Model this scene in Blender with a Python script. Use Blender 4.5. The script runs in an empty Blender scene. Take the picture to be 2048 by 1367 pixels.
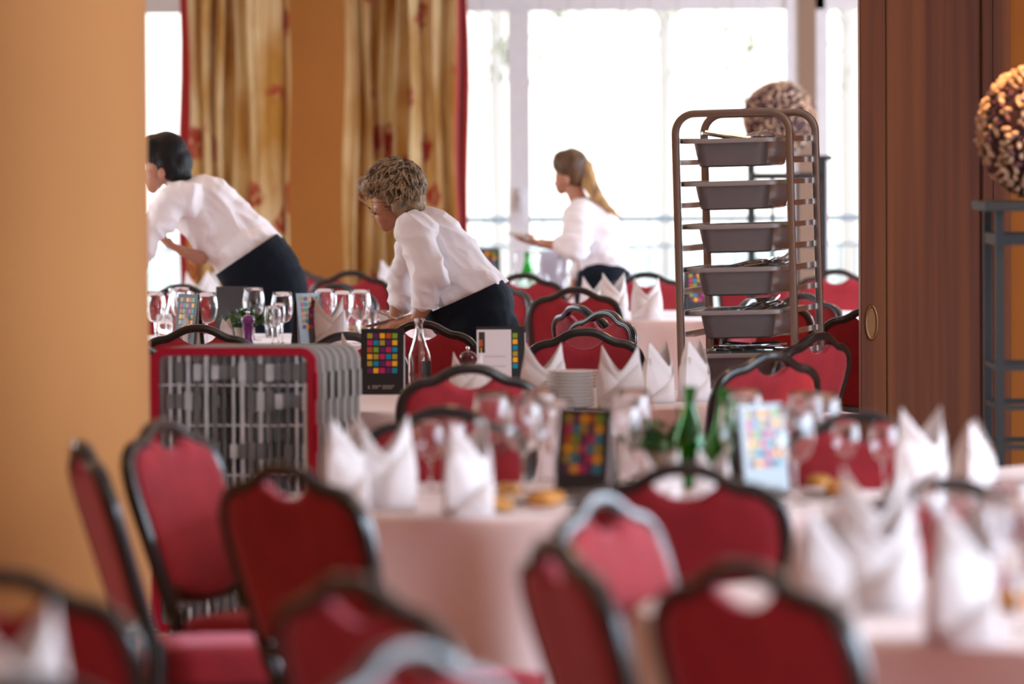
import bpy, bmesh, math, random
from mathutils import Vector, Matrix, noise
R = math.radians
PI = math.pi
random.seed(7)
S = bpy.context.scene
COL = S.collection

# ------------------------------------------------------------------ camera, light, exposure
FPX = 10600.0
CAMZ = 1.60
PITCH = math.atan(393.5 / FPX)
ROLL = R(-0.35)
CROT = Matrix.Rotation(PI / 2 - PITCH, 3, 'X') @ Matrix.Rotation(ROLL, 3, 'Z')
cam_d = bpy.data.cameras.new('camera')
cam = bpy.data.objects.new('camera', cam_d)
COL.objects.link(cam)
cam.matrix_world = Matrix.Translation((0, 0, CAMZ)) @ CROT.to_4x4()
cam_d.sensor_width = 36
cam_d.lens = FPX / 2048 * 36
cam_d.clip_start = 0.5
cam_d.clip_end = 300
cam_d.dof.use_dof = True
cam_d.dof.focus_distance = 20.3
cam_d.dof.aperture_fstop = 2.8
S.camera = cam
S.view_settings.view_transform = 'Standard'
S.view_settings.look = 'None'
S.view_settings.gamma = 1
S.view_settings.use_curve_mapping = False
S.view_settings.exposure = -0.15

world = bpy.data.worlds.new('sky')
S.world = world
world.use_nodes = True
bgn = world.node_tree.nodes['Background']
# overcast sky: hazy and dimmer near the horizon, brighter overhead and towards the right-hand windows
_nt = world.node_tree
_tc = _nt.nodes.new('ShaderNodeTexCoord')
_sp = _nt.nodes.new('ShaderNodeSeparateXYZ')
_nt.links.new(_tc.outputs['Generated'], _sp.inputs[0])
_mr = _nt.nodes.new('ShaderNodeMapRange')
_mr.interpolation_type = 'SMOOTHSTEP'
_mr.inputs['From Min'].default_value = 0.04
_mr.inputs['From Max'].default_value = 0.30
_mr.inputs['To Min'].default_value = 3.0
_mr.inputs['To Max'].default_value = 9.0
_nt.links.new(_sp.outputs['Z'], _mr.inputs['Value'])
_mx = _nt.nodes.new('ShaderNodeMapRange')
_mx.interpolation_type = 'SMOOTHSTEP'
_mx.inputs['From Min'].default_value = 0.25
_mx.inputs['From Max'].default_value = 0.85
_mx.inputs['To Min'].default_value = 0.0
_mx.inputs['To Max'].default_value = 6.5
_nt.links.new(_sp.outputs['X'], _mx.inputs['Value'])
_ad = _nt.nodes.new('ShaderNodeMath')
_ad.operation = 'ADD'
_nt.links.new(_mr.outputs[0], _ad.inputs[0])
_nt.links.new(_mx.outputs[0], _ad.inputs[1])
_nt.links.new(_ad.outputs[0], bgn.inputs[1])
_cr = _nt.nodes.new('ShaderNodeMix')
_cr.data_type = 'RGBA'
_cr.inputs[6].default_value = (1.0, 0.97, 0.90, 1)
_cr.inputs[7].default_value = (0.78, 0.93, 1.12, 1)
_m2 = _nt.nodes.new('ShaderNodeMapRange')
_m2.inputs['From Min'].default_value = 3.0
_m2.inputs['From Max'].default_value = 5.0
_nt.links.new(_ad.outputs[0], _m2.inputs['Value'])
_nt.links.new(_m2.outputs[0], _cr.inputs[0])
_nt.links.new(_cr.outputs[2], bgn.inputs[0])


def area(name, loc, rot, sx, sy, power, color=(1, 1, 1), portal=False):
    d = bpy.data.lights.new(name, 'AREA')
    d.shape = 'RECTANGLE'
    d.size = sx
    d.size_y = sy
    d.energy = power
    d.color = color
    o = bpy.data.objects.new(name, d)
    COL.objects.link(o)
    o.location = loc
    o.rotation_euler = rot
    if portal:
        d.cycles.is_portal = True
    return o


# portals guide the daylight through the window openings
area('daylight_portal', (-4.0, 33.6, 1.3), (R(-90), 0, 0), 4.0, 2.5, 1, portal=True)
area('daylight_portal', (3.0, 33.6, 1.3), (R(-90), 0, 0), 6.5, 2.5, 1, portal=True)
area('daylight_portal', (6.1, 10.5, 1.6), (0, R(90), 0), 2.8, 11, 1, portal=True)
area('daylight_portal', (6.1, 27.5, 1.7), (0, R(90), 0), 2.4, 9, 1, portal=True)
area('daylight_portal', (-6.1, 25.0, 1.7), (0, R(-90), 0), 2.4, 9, 1, portal=True)


def ray(px, py):
    return CROT @ Vector(((px - 1024) / FPX, -(py - 683.5) / FPX, -1))


def atz(px, py, z):
    d = ray(px, py)
    return Vector((0, 0, CAMZ)) + d * ((z - CAMZ) / d.z)


def aty(px, py, Y):
    d = ray(px, py)
    return Vector((0, 0, CAMZ)) + d * (Y / d.y)


# ------------------------------------------------------------------ materials
def mat(name, color, rough=0.5, metal=0.0, sheen=0.0, sheen_tint=(1, 1, 1), coat=0.0, trans=0.0, ior=1.45,
        var=0.0, vscale=20.0, bump=0.0, bscale=200.0, spec=0.5, emit=None, sss=0.0, stretch=(1, 1, 1), sheen_r=0.5):
    m = bpy.data.materials.new(name)
    m.use_nodes = True
    nt = m.node_tree
    b = nt.nodes['Principled BSDF']
    b.inputs['Base Color'].default_value = (*color, 1)
    b.inputs['Roughness'].default_value = rough
    b.inputs['Metallic'].default_value = metal
    b.inputs['Specular IOR Level'].default_value = spec
    b.inputs['IOR'].default_value = ior
    if sheen:
        b.inputs['Sheen Weight'].default_value = sheen
        b.inputs['Sheen Tint'].default_value = (*sheen_tint, 1)
        b.inputs['Sheen Roughness'].default_value = sheen_r
    if coat:
        b.inputs['Coat Weight'].default_value = coat
        b.inputs['Coat Roughness'].default_value = 0.12
    if trans:
        b.inputs['Transmission Weight'].default_value = trans
    if sss:
        b.inputs['Subsurface Weight'].default_value = sss
        b.inputs['Subsurface Radius'].default_value = (0.02, 0.01, 0.006)
    if emit:
        b.inputs['Emission Color'].default_value = (*emit[0], 1)
        b.inputs['Emission Strength'].default_value = emit[1]
    tc = nt.nodes.new('ShaderNodeTexCoord')
    mp = nt.nodes.new('ShaderNodeMapping')
    mp.inputs['Scale'].default_value = stretch
    nt.links.new(tc.outputs['Object'], mp.inputs[0])
    if var:
        n = nt.nodes.new('ShaderNodeTexNoise')
        n.inputs['Scale'].default_value = vscale
        n.inputs['Detail'].default_value = 5
        nt.links.new(mp.outputs[0], n.inputs['Vector'])
        r = nt.nodes.new('ShaderNodeValToRGB')
        r.color_ramp.elements[0].position = 0.3
        r.color_ramp.elements[1].position = 0.7
        r.color_ramp.elements[0].color = (*[c * (1 - var) for c in color], 1)
        r.color_ramp.elements[1].color = (*[min(1, c * (1 + var)) for c in color], 1)
        nt.links.new(n.outputs[0], r.inputs[0])
        nt.links.new(r.outputs[0], b.inputs['Base Color'])
    if bump:
        n2 = nt.nodes.new('ShaderNodeTexNoise')
        n2.inputs['Scale'].default_value = bscale
        n2.inputs['Detail'].default_value = 4
        nt.links.new(mp.outputs[0], n2.inputs['Vector'])
        bp = nt.nodes.new('ShaderNodeBump')
        bp.inputs['Strength'].default_value = bump
        bp.inputs['Distance'].default_value = 0.01
        nt.links.new(n2.outputs[0], bp.inputs['Height'])
        nt.links.new(bp.outputs[0], b.inputs['Normal'])
    return m


M = {}
M['velvet'] = mat('velvet', (0.33, 0.020, 0.030), 0.75, sheen=1.0, sheen_tint=(1.0, 0.36, 0.44), var=0.18, vscale=9, bump=0.15, bscale=120, spec=0.35, sheen_r=0.4)
M['lacquer'] = mat('black_lacquer', (0.012, 0.012, 0.013), 0.28, coat=0.6, var=0.1)
M['cloth'] = mat('table_linen', (0.86, 0.70, 0.68), 0.8, sheen=0.3, bump=0.06, bscale=60)
M['napkin'] = mat('napkin_linen', (0.82, 0.775, 0.775), 0.75, sheen=0.3, bump=0.05, bscale=80)
M['wood'] = mat('table_wood', (0.25, 0.13, 0.06), 0.5, var=0.2, stretch=(1, 12, 1))
M['steel'] = mat('brushed_steel', (0.62, 0.58, 0.56), 0.3, metal=1, bump=0.03, bscale=90)
M['rack_tube'] = mat('aluminium_tube', (0.36, 0.325, 0.31), 0.34, metal=1.0)
M['tub'] = mat('grey_plastic_tub', (0.15, 0.133, 0.135), 0.25, spec=0.6, coat=0.4, var=0.05)
M['tubrim'] = mat('grey_plastic_rim', (0.30, 0.27, 0.265), 0.35)
M['chrome'] = mat('chrome', (0.8, 0.8, 0.8), 0.12, metal=1)
M['cutlery'] = mat('cutlery_steel', (0.6, 0.58, 0.57), 0.16, metal=1)
M['glass'] = mat('clear_glass', (1, 1, 1), 0.0, trans=1, ior=1.48)
M['glass_green'] = mat('green_glass', (0.03, 0.50, 0.07), 0.02, trans=1, ior=1.48)
M['porcelain'] = mat('porcelain', (0.82, 0.78, 0.74), 0.15, coat=0.4)
M['shirt'] = mat('white_shirt', (0.90, 0.86, 0.88), 0.7, sheen=0.3, bump=0.08, bscale=25)
M['trouser'] = mat('navy_cloth', (0.006, 0.0085, 0.014), 0.75, spec=0.12, sheen=0.03, sheen_tint=(0.4, 0.6, 0.8), bump=0.1, bscale=30, )
M['skin'] = mat('skin', (0.50, 0.24, 0.16), 0.5, sss=0.08, var=0.08, vscale=12)
M['skin_tan'] = mat('tanned_skin', (0.44, 0.20, 0.115), 0.5, sss=0.06, var=0.12, vscale=25, bump=0.2, bscale=80)
M['hair_black'] = mat('black_hair', (0.006, 0.005, 0.005), 0.55, spec=0.3, bump=0.4, bscale=60, stretch=(1, 1, 0.2))
M['hair_grey'] = mat('greying_blond_hair', (0.25, 0.165, 0.085), 0.5, sheen=0.25, sheen_tint=(1, .9, .75), var=0.75, vscale=26, bump=0.6, bscale=90)
M['hair_blond'] = mat('dark_blond_hair', (0.10, 0.05, 0.022), 0.5, sheen=0.25, sheen_tint=(1, .8, .5), var=0.5, vscale=26, bump=0.5, bscale=70, stretch=(1, 1, 0.3))
M['hair_light'] = mat('blond_hair_streaks', (0.36, 0.25, 0.13), 0.45, sheen=0.3, var=0.3, vscale=40)
M['hair_dark'] = mat('dark_hair_streaks', (0.07, 0.04, 0.022), 0.5, var=0.3, vscale=40)
M['ball_chip_dark'] = mat('purple_wood_chip', (0.14, 0.055, 0.07), 0.5)
M['pony'] = mat('blond_ponytail_hair', (0.42, 0.24, 0.09), 0.5, sheen=0.7, sheen_tint=(1, .85, .6), var=0.5, vscale=30, bump=0.6, bscale=60, stretch=(1, 1, 0.25))
M['orange_wall'] = mat('orange_wall_plaster', (0.56, 0.23, 0.05), 0.85, var=0.05, vscale=3, bump=0.05, bscale=160)
M['column'] = mat('orange_column_fabric', (0.47, 0.205, 0.058), 0.8, sheen=0.3, sheen_tint=(1, .95, .9), sheen_r=0.35, var=0.05, vscale=2.5, bump=0.25, bscale=260, stretch=(1, 1, .35))
M['white_frame'] = mat('white_window_frame', (0.78, 0.80, 0.84), 0.5, var=0.03)
M['ceiling'] = mat('white_ceiling', (0.78, 0.74, 0.70), 0.9)
M['dark_metal'] = mat('dark_painted_metal', (0.016, 0.022, 0.026), 0.6)
M['rail_metal'] = mat('galvanised_rail', (0.12, 0.14, 0.16), 0.5)
M['terrace'] = mat('pale_terrace_stone', (0.15, 0.145, 0.11), 0.9, var=0.08, vscale=2)
M['foliage_far'] = mat('pale_winter_foliage', (0.12, 0.105, 0.055), 0.9, var=0.3, vscale=1.5)
M['bark'] = mat('tree_bark', (0.3, 0.24, 0.2), 0.9)
M['leaf'] = mat('glossy_green_leaf', (0.035, 0.12, 0.018), 0.35, var=0.4, vscale=30, coat=0.3)
M['purple'] = mat('purple_lacquer', (0.22, 0.04, 0.26), 0.25, coat=0.5)
M['maroon'] = mat('maroon_lacquer', (0.10, 0.012, 0.02), 0.25, coat=0.5)
M['pot'] = mat('pot_wrap', (0.35, 0.27, 0.2), 0.7, bump=0.5, bscale=40)
M['card_black'] = mat('black_menu_card', (0.012, 0.012, 0.013), 0.45)
M['card_grey'] = mat('glossy_grey_menu_card', (0.05, 0.06, 0.07), 0.25, coat=1.0)
M['card_pale'] = mat('pale_lilac_menu_card', (0.42, 0.38, 0.44), 0.5)
M['paper'] = mat('menu_paper', (0.72, 0.66, 0.66), 0.6)
M['ink'] = mat('grey_ink', (0.30, 0.27, 0.30), 0.7)
M['print'] = mat('pale_print', (0.60, 0.50, 0.45), 0.6)
M['darkprint'] = mat('dark_print', (0.03, 0.025, 0.02), 0.5)
SQ = {'o': (0.42, 0.30, 0.03), 'p': (0.11, 0.015, 0.10), 'y': (0.90, 0.42, 0.01), 'r': (0.50, 0.08, 0.015), 'g': (0.20, 0.36, 0.02),
      'm': (0.55, 0.012, 0.12), 'c': (0.0, 0.24, 0.36)}
for k, c in SQ.items():
    M['sq_' + k] = mat('menu_square_' + k, c, 0.4)
M['bread'] = mat('bread_crust', (0.60, 0.28, 0.07), 0.7, var=0.35, vscale=25, bump=0.3, bscale=50)
M['red_frame'] = mat('red_plastic', (0.42, 0.008, 0.035), 0.4)
M['grey_plastic'] = mat('grey_plastic', (0.40, 0.385, 0.36), 0.45, var=0.08)
M['grey_slat'] = mat('dark_grey_plastic', (0.17, 0.18, 0.19), 0.35, var=0.25, vscale=12)
M['clear_slat'] = mat('pale_grey_plastic', (0.55, 0.60, 0.63), 0.25, var=0.2, vscale=12)
M['ball_dark'] = mat('dark_purple_core', (0.05, 0.022, 0.03), 0.6)
M['ball_chip'] = mat('pale_wood_chip', (0.62, 0.42, 0.28), 0.45, var=0.45, vscale=9)
M['brass'] = mat('aged_brass', (0.35, 0.22, 0.12), 0.35, metal=1)
M['lampshade'] = mat('lamp_glass', (1, 0.8, 0.5), 0.4, emit=((1, 0.62, 0.3), 12.0))
M['rubber'] = mat('black_rubber', (0.02, 0.02, 0.02), 0.7)
M['wire'] = mat('light_chain_wire', (0.45, 0.45, 0.45), 0.5)
M['strip'] = mat('brown_wall_strip', (0.30, 0.20, 0.14), 0.8)
M['spectacle'] = mat('spectacle_metal', (0.35, 0.2, 0.1), 0.25, metal=1)


def window_glass():
    m = bpy.data.materials.new('window_glass')
    m.use_nodes = True
    nt = m.node_tree
    nt.nodes.clear()
    o = nt.nodes.new('ShaderNodeOutputMaterial')
    mx = nt.nodes.new('ShaderNodeMixShader')
    t = nt.nodes.new('ShaderNodeBsdfTransparent')
    t.inputs[0].default_value = (.95, .96, .96, 1)
    g = nt.nodes.new('ShaderNodeBsdfGlossy')
    g.inputs['Roughness'].default_value = 0.02
    f = nt.nodes.new('ShaderNodeFresnel')
    f.inputs[0].default_value = 1.3
    nt.links.new(f.outputs[0], mx.inputs[0])
    nt.links.new(t.outputs[0], mx.inputs[1])
    nt.links.new(g.outputs[0], mx.inputs[2])
    nt.links.new(mx.outputs[0], o.inputs[0])
    return m


M['pane'] = window_glass()


def wood_panel():
    m = mat('brown_veneer', (0.16, 0.062, 0.035), 0.5)
    nt = m.node_tree
    b = nt.nodes['Principled BSDF']
    tc = nt.nodes.new('ShaderNodeTexCoord')
    mp = nt.nodes.new('ShaderNodeMapping')
    mp.inputs['Scale'].default_value = (14, 14, 0.25)
    n = nt.nodes.new('ShaderNodeTexNoise')
    n.inputs['Scale'].default_value = 1.0
    n.inputs['Detail'].default_value = 6
    r = nt.nodes.new('ShaderNodeValToRGB')
    r.color_ramp.elements[0].position = .35
    r.color_ramp.elements[1].position = .65
    r.color_ramp.elements[0].color = (0.145, 0.050, 0.034, 1)
    r.color_ramp.elements[1].color = (0.31, 0.118, 0.045, 1)
    nt.links.new(tc.outputs['Object'], mp.inputs[0])
    nt.links.new(mp.outputs[0], n.inputs['Vector'])
    nt.links.new(n.outputs[0], r.inputs[0])
    nt.links.new(r.outputs[0], b.inputs['Base Color'])
    return m


M['veneer'] = wood_panel()


def carpet():
    m = mat('striped_carpet', (0.3, 0.1, 0.08), 0.95, bump=0.3, bscale=300)
    nt = m.node_tree
    b = nt.nodes['Principled BSDF']
    tc = nt.nodes.new('ShaderNodeTexCoord')
    w = nt.nodes.new('ShaderNodeTexWave')
    w.bands_direction = 'Y'
    w.inputs['Scale'].default_value = 1.6
    w.inputs['Distortion'].default_value = 2.0
    r = nt.nodes.new('ShaderNodeValToRGB')
    r.color_ramp.elements[0].color = (0.30, 0.055, 0.05, 1)
    r.color_ramp.elements[1].color = (0.48, 0.30, 0.15, 1)
    nt.links.new(tc.outputs['Object'], w.inputs[0])
    nt.links.new(w.outputs[0], r.inputs[0])
    nt.links.new(r.outputs[0], b.inputs['Base Color'])
    return m


M['carpet'] = carpet()


def curtain_mat():
    m = mat('yellow_floral_curtain', (0.7, 0.45, 0.15), 0.8, sheen=0.3)
    nt = m.node_tree
    b = nt.nodes['Principled BSDF']
    uv = nt.nodes.new('ShaderNodeUVMap')
    uv.uv_map = 'cloth'

    def nz(scale, sx, sy, det=3):
        mp = nt.nodes.new('ShaderNodeMapping')
        mp.inputs['Scale'].default_value = (sx, sy, 1)
        n = nt.nodes.new('ShaderNodeTexNoise')
        n.inputs['Scale'].default_value = scale
        n.inputs['Detail'].default_value = det
        nt.links.new(uv.outputs[0], mp.inputs[0])
        nt.links.new(mp.outputs[0], n.inputs['Vector'])
        return n
    base = nt.nodes.new('ShaderNodeValToRGB')
    base.color_ramp.elements[0].color = (0.62, 0.34, 0.06, 1)
    base.color_ramp.elements[1].color = (0.86, 0.70, 0.40, 1)
    base.color_ramp.elements[0].position = .35
    base.color_ramp.elements[1].position = .62
    nt.links.new(nz(3.0, 1.2, .5).outputs[0], base.inputs[0])
    # flowers: distorted voronoi blobs
    d = nz(9, 1, 1)
    add = nt.nodes.new('ShaderNodeVectorMath')
    add.operation = 'MULTIPLY_ADD'
    add.inputs[1].default_value = (0.10, 0.10, 0)
    nt.links.new(d.outputs['Color'], add.inputs[0])
    nt.links.new(uv.outputs[0], add.inputs[2])
    v = nt.nodes.new('ShaderNodeTexVoronoi')
    v.inputs['Scale'].default_value = 3.1
    v.inputs['Randomness'].default_value = 0.75
    nt.links.new(add.outputs[0], v.inputs['Vector'])
    fl = nt.nodes.new('ShaderNodeValToRGB')
    fl.color_ramp.elements[0].position = .30
    fl.color_ramp.elements[0].color = (1, 1, 1, 1)
    fl.color_ramp.elements[1].position = .36
    fl.color_ramp.elements[1].color = (0, 0, 0, 1)
    nt.links.new(v.outputs['Distance'], fl.inputs[0])
    br = nz(30, 1, .5, 2)
    br2 = nt.nodes.new('ShaderNodeValToRGB')
    br2.color_ramp.elements[0].position = .36
    br2.color_ramp.elements[1].position = .46
    nt.links.new(br.outputs[0], br2.inputs[0])
    mu = nt.nodes.new('ShaderNodeMath')
    mu.operation = 'MULTIPLY'
    nt.links.new(fl.outputs[0], mu.inputs[0])
    nt.links.new(br2.outputs[0], mu.inputs[1])
    mx = nt.nodes.new('ShaderNodeMixRGB')
    mx.inputs[2].default_value = (0.50, 0.065, 0.025, 1)
    nt.links.new(mu.outputs[0], mx.inputs[0])
    nt.links.new(base.outputs[0], mx.inputs[1])
    nt.links.new(mx.outputs[0], b.inputs['Base Color'])
    # thin cloth lets some daylight through
    tr = nt.nodes.new('ShaderNodeBsdfTranslucent')
    ms = nt.nodes.new('ShaderNodeMixShader')
    ms.inputs[0].default_value = 0.35
    out = nt.nodes['Material Output']
    nt.links.new(mx.outputs[0], tr.inputs[0])
    nt.links.new(b.outputs[0], ms.inputs[1])
    nt.links.new(tr.outputs[0], ms.inputs[2])
    nt.links.new(ms.outputs[0], out.inputs[0])
    return m


M['curtain'] = curtain_mat()
M['curtain_red'] = mat('red_curtain_border', (0.45, 0.03, 0.03), 0.8, sheen=0.3)


# ------------------------------------------------------------------ object helpers
def empty(name, label=None, cat=None, loc=(0, 0, 0), rz=0.0, group=None):
    o = bpy.data.objects.new(name, None)
    o.empty_display_size = 0.1
    COL.objects.link(o)
    o.location = loc
    o.rotation_euler = (0, 0, rz)
    tag(o, label, cat, group)
    return o


def tag(o, label=None, cat=None, group=None, kind=None):
    if label:
        o['label'] = label
    if cat:
        o['category'] = cat
    if group:
        o['group'] = group
    if kind:
        o['kind'] = kind
    return o


def obj(name, bm, m, parent=None, smooth=True, loc=None, angle=40):
    me = bpy.data.meshes.new(name)
    bmesh.ops.recalc_face_normals(bm, faces=bm.faces[:])
    bm.to_mesh(me)
    bm.free()
    ms = m if isinstance(m, (list, tuple)) else [m]
    for x in ms:
        me.materials.append(M[x])
    o = bpy.data.objects.new(name, me)
    COL.objects.link(o)
    if smooth:
        me.polygons.foreach_set('use_smooth', [True] * len(me.polygons))
        try:
            me.set_sharp_from_angle(angle=R(angle))
        except Exception:
            pass
    if loc is not None:
        o.location = loc
    if parent:
        o.parent = parent
    return o


def struct(name, bm, m, smooth=False):
    o = obj(name, bm, m, smooth=smooth)
    o['kind'] = 'structure'
    return o


def dup(root, loc, rz, label, group=None, scale=None, rx=None):
    r = root.copy()
    COL.objects.link(r)
    r.location = loc
    e = list(r.rotation_euler)
    r.rotation_euler = (rx if rx is not None else 0, 0, rz)
    r['label'] = label
    if group:
        r['group'] = group
    if scale:
        r.scale = (scale, scale, scale)
    for ch in list(root.children):
        c = ch.copy()
        COL.objects.link(c)
        c.parent = r
        for g in list(ch.children):
            d = g.copy()
            COL.objects.link(d)
            d.parent = c
    return r


class Kind:
    """first call moves the original, later calls copy it"""
    def __init__(self, root, group):
        self.root, self.group, self.used = root, group, False

    def put(self, loc, rz, label, scale=None, rx=None, group=None):
        g = group or self.group
        if not self.used:
            self.used = True
            self._s = self.root.scale.copy()
            r = self.root
            r.location = loc
            r.rotation_euler = (rx or 0, 0, rz)
            r['label'] = label
            r['group'] = g
            if scale:
                r.scale = (scale, scale, scale)
            return r
        r = dup(self.root, loc, rz, label, g, None, rx)
        s = scale or 1.0
        r.scale = (s, s, s)
        return r


def box(bm, x0, x1, y0, y1, z0, z1, mi=0, T=None):
    vs = [Vector((x, y, z)) for z in (z0, z1) for y in (y0, y1) for x in (x0, x1)]
    if T:
        vs = [T @ v for v in vs]
    v = [bm.verts.new(p) for p in vs]
    for f in ((0, 1, 3, 2), (4, 6, 7, 5), (0, 4, 5, 1), (2, 3, 7, 6), (0, 2, 6, 4), (1, 5, 7, 3)):
        fc = bm.faces.new([v[i] for i in f])
        fc.material_index = mi
    return v


def rbox(x0, x1, y0, y1, z0, z1, r=0.01, seg=3):
    bm = bmesh.new()
    box(bm, x0, x1, y0, y1, z0, z1)
    bmesh.ops.bevel(bm, geom=bm.edges[:], offset=r, segments=seg, affect='EDGES', profile=0.5)
    return bm


def lathe(bm, prof, seg=28, c=(0, 0, 0), closed=False, mi=0, T=None):
    """prof: list of (r, z). Closed when both ends on the axis."""
    rings = []
    for r, z in prof:
        if r < 1e-6:
            p = Vector((c[0], c[1], c[2] + z))
            rings.append([bm.verts.new(T @ p if T else p)])
        else:
            ring = []
            for k in range(seg):
                a = 2 * PI * k / seg
                p = Vector((c[0] + r * math.cos(a), c[1] + r * math.sin(a), c[2] + z))
                ring.append(bm.verts.new(T @ p if T else p))
            rings.append(ring)
    pairs = list(zip(rings[:-1], rings[1:]))
    if closed:
        pairs.append((rings[-1], rings[0]))
    for a, b in pairs:
        for k in range(seg):
            k2 = (k + 1) % seg
            if len(a) == 1 and len(b) == 1:
                continue
            if len(a) == 1:
                f = bm.faces.new((a[0], b[k2], b[k]))
            elif len(b) == 1:
                f = bm.faces.new((a[k], a[k2], b[0]))
            else:
                f = bm.faces.new((a[k], a[k2], b[k2], b[k]))
            f.material_index = mi


def tube(bm, pts, r, seg=10, closed=False, rr=None, prof=None, up=None):
    """sweep a circle (or a profile of (u,v)) along pts"""
    pts = [Vector(p) for p in pts]
    n = len(pts)
    rings = []
    ref = Vector(up) if up is not None else None
    prev = None
    for i, p in enumerate(pts):
        if closed:
            t = pts[(i + 1) % n] - pts[i - 1]
        else:
            t = pts[min(i + 1, n - 1)] - pts[max(i - 1, 0)]
        t.normalize()
        if ref is not None:
            b = ref - t * ref.dot(t)
        else:
            if prev is None:
                prev = Vector((0, 0, 1)) if abs(t.z) < .9 else Vector((1, 0, 0))
            b = prev - t * prev.dot(t)
        b.normalize()
        prev = b
        a = t.cross(b)
        ri = rr[i] if rr else r
        ring = []
        if prof:
            for u, v in prof:
                ring.append(bm.verts.new(p + a * u + b * v))
        else:
            for k in range(seg):
                an = 2 * PI * k / seg
                ring.append(bm.verts.new(p + a * (ri * math.cos(an)) + b * (ri * math.sin(an))))
        rings.append(ring)
    m = len(rings[0])
    rng = range(n) if closed else range(n - 1)
    for i in rng:
        A, B = rings[i], rings[(i + 1) % n]
        for k in range(m):
            bm.faces.new((A[k], A[(k + 1) % m], B[(k + 1) % m], B[k]))
    if not closed:
        bm.faces.new(rings[0][::-1])
        bm.faces.new(rings[-1])


def spline(pts, n=6, closed=False):
    """Catmull-Rom through pts"""
    P = [Vector(p) for p in pts]
    out = []
    N = len(P)
    rng = range(N) if closed else range(N - 1)
    for i in rng:
        p0 = P[(i - 1) % N] if closed or i > 0 else P[0] * 2 - P[1]
        p1 = P[i]
        p2 = P[(i + 1) % N]
        p3 = P[(i + 2) % N] if closed or i + 2 < N else P[-1] * 2 - P[-2]
        for k in range(n):
            t = k / n
            out.append(0.5 * ((2 * p1) + (p2 - p0) * t + (2 * p0 - 5 * p1 + 4 * p2 - p3) * t * t + (3 * p1 - p0 - 3 * p2 + p3) * t ** 3))
    if not closed:
        out.append(P[-1])
    return out


# ------------------------------------------------------------------ the setting
def quadbox(name, x0, x1, y0, y1, z0, z1, m):
    bm = bmesh.new()
    box(bm, x0, x1, y0, y1, z0, z1)
    return struct(name, bm, m)


quadbox('floor', -6.2, 6.2, -3.2, 33.7, -0.1, 0.0, 'carpet')
quadbox('ceiling', -6.2, 6.2, -3.2, 33.7, 3.3, 3.45, 'ceiling')
quadbox('wall_rear', -6.2, 6.2, -3.4, -3.2, 0, 3.3, 'orange_wall')


def wall_side(name, x0, x1, opens):
    bm = bmesh.new()
    ys = [-3.2]
    for a, b in opens:
        box(bm, x0, x1, ys[-1], a, 0, 3.3)
        box(bm, x0, x1, a, b, 0, 0.25)
        box(bm, x0, x1, a, b, 2.9, 3.3)
        ys.append(b)
    box(bm, x0, x1, ys[-1], 33.7, 0, 3.3)
    struct(name, bm, 'orange_wall')


wall_side('wall_left', -6.2, -6.0, [(20.5, 29.5)])
wall_side('wall_right', 6.0, 6.2, [(5, 16), (22.5, 32)])

YB = 33.5            # window wall
SB = FPX / YB


def bx(px, Y=YB):
    return aty(px, 290, Y).x


def bz(py, Y=YB, px=1024):
    return aty(px, py, Y).z


# window wall: solid piece between the curtains plus head above the windows
bm = bmesh.new()
xa, xb = bx(470), bx(800)
box(bm, xa, xb, YB, YB + .2, 0, 3.3)
box(bm, -6.2, xa, YB, YB + .2, 2.62, 3.3)
box(bm, xb, 6.2, YB, YB + .2, 2.62, 3.3)
struct('wall_back', bm, 'orange_wall')


def window(n, x0, x1, mull, z0=0.0, z1=2.62):
    ztop = bz(22)
    e = empty('window_%d' % n)
    e['kind'] = 'structure'
    e.location = ((x0 + x1) / 2, YB + .06, 0)
    off = Vector(e.location)

    def P(nm, boxes, m):
        b = bmesh.new()
        for q in boxes:
            box(b, q[0] - off.x, q[1] - off.x, q[2] - off.y, q[3] - off.y, q[4], q[5])
        return obj(nm, b, m, e, smooth=False)
    P('window_frame', [(x0, x1, YB, YB + .1, ztop, z1), (x0, x1, YB, YB + .1, z0, z0 + .12), (x0, x0 + .06, YB, YB + .1, z0, z1), (x1 - .06, x1, YB, YB + .1, z0, z1)], 'white_frame')
    for a, b in mull:
        P('mullion', [(a, b, YB - .015, YB + .105, z0 + .12, ztop)], 'white_frame')
    P('pane', [(x0 + .05, x1 - .05, YB + .05, YB + .056, z0 + .1, z1 - .05)], 'pane')
    return e


w1 = window(1, -6.0, bx(475), [(-4.2, -4.05)])
w2 = window(2, bx(795), bx(1598), [(bx(1017), bx(1060))])
w3 = window(3, bx(1632), 6.0, [(bx(1632), bx(1657)), (3.6, 3.8)])
# window 2's right-hand stile is broad
bm = bmesh.new()
box(bm, bx(1573) - w2.location.x, bx(1598) - w2.location.x, -.08, .05, 0.1, 2.6)
obj('stile', bm, 'white_frame', w2, smooth=False)
bm = bmesh.new()
box(bm, bx(1598), bx(1632), YB - .04, YB + .2, 0, 2.62)
struct('trim_1', bm, 'strip')
# handle on the mullion
hp = aty(1043, 405, YB - .02)
bm = bmesh.new()
box(bm, -.02, .02, -.02, 0, -.05, .09)
tube(bm, spline([(0, -.02, .03), (0, -.06, .03), (0.012, -.065, -.02), (.016, -.06, -.12)], 5), .011, 8)
o = obj('window_handle', bm, 'white_frame', w2)
o.location = hp - Vector(w2.location)

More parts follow.
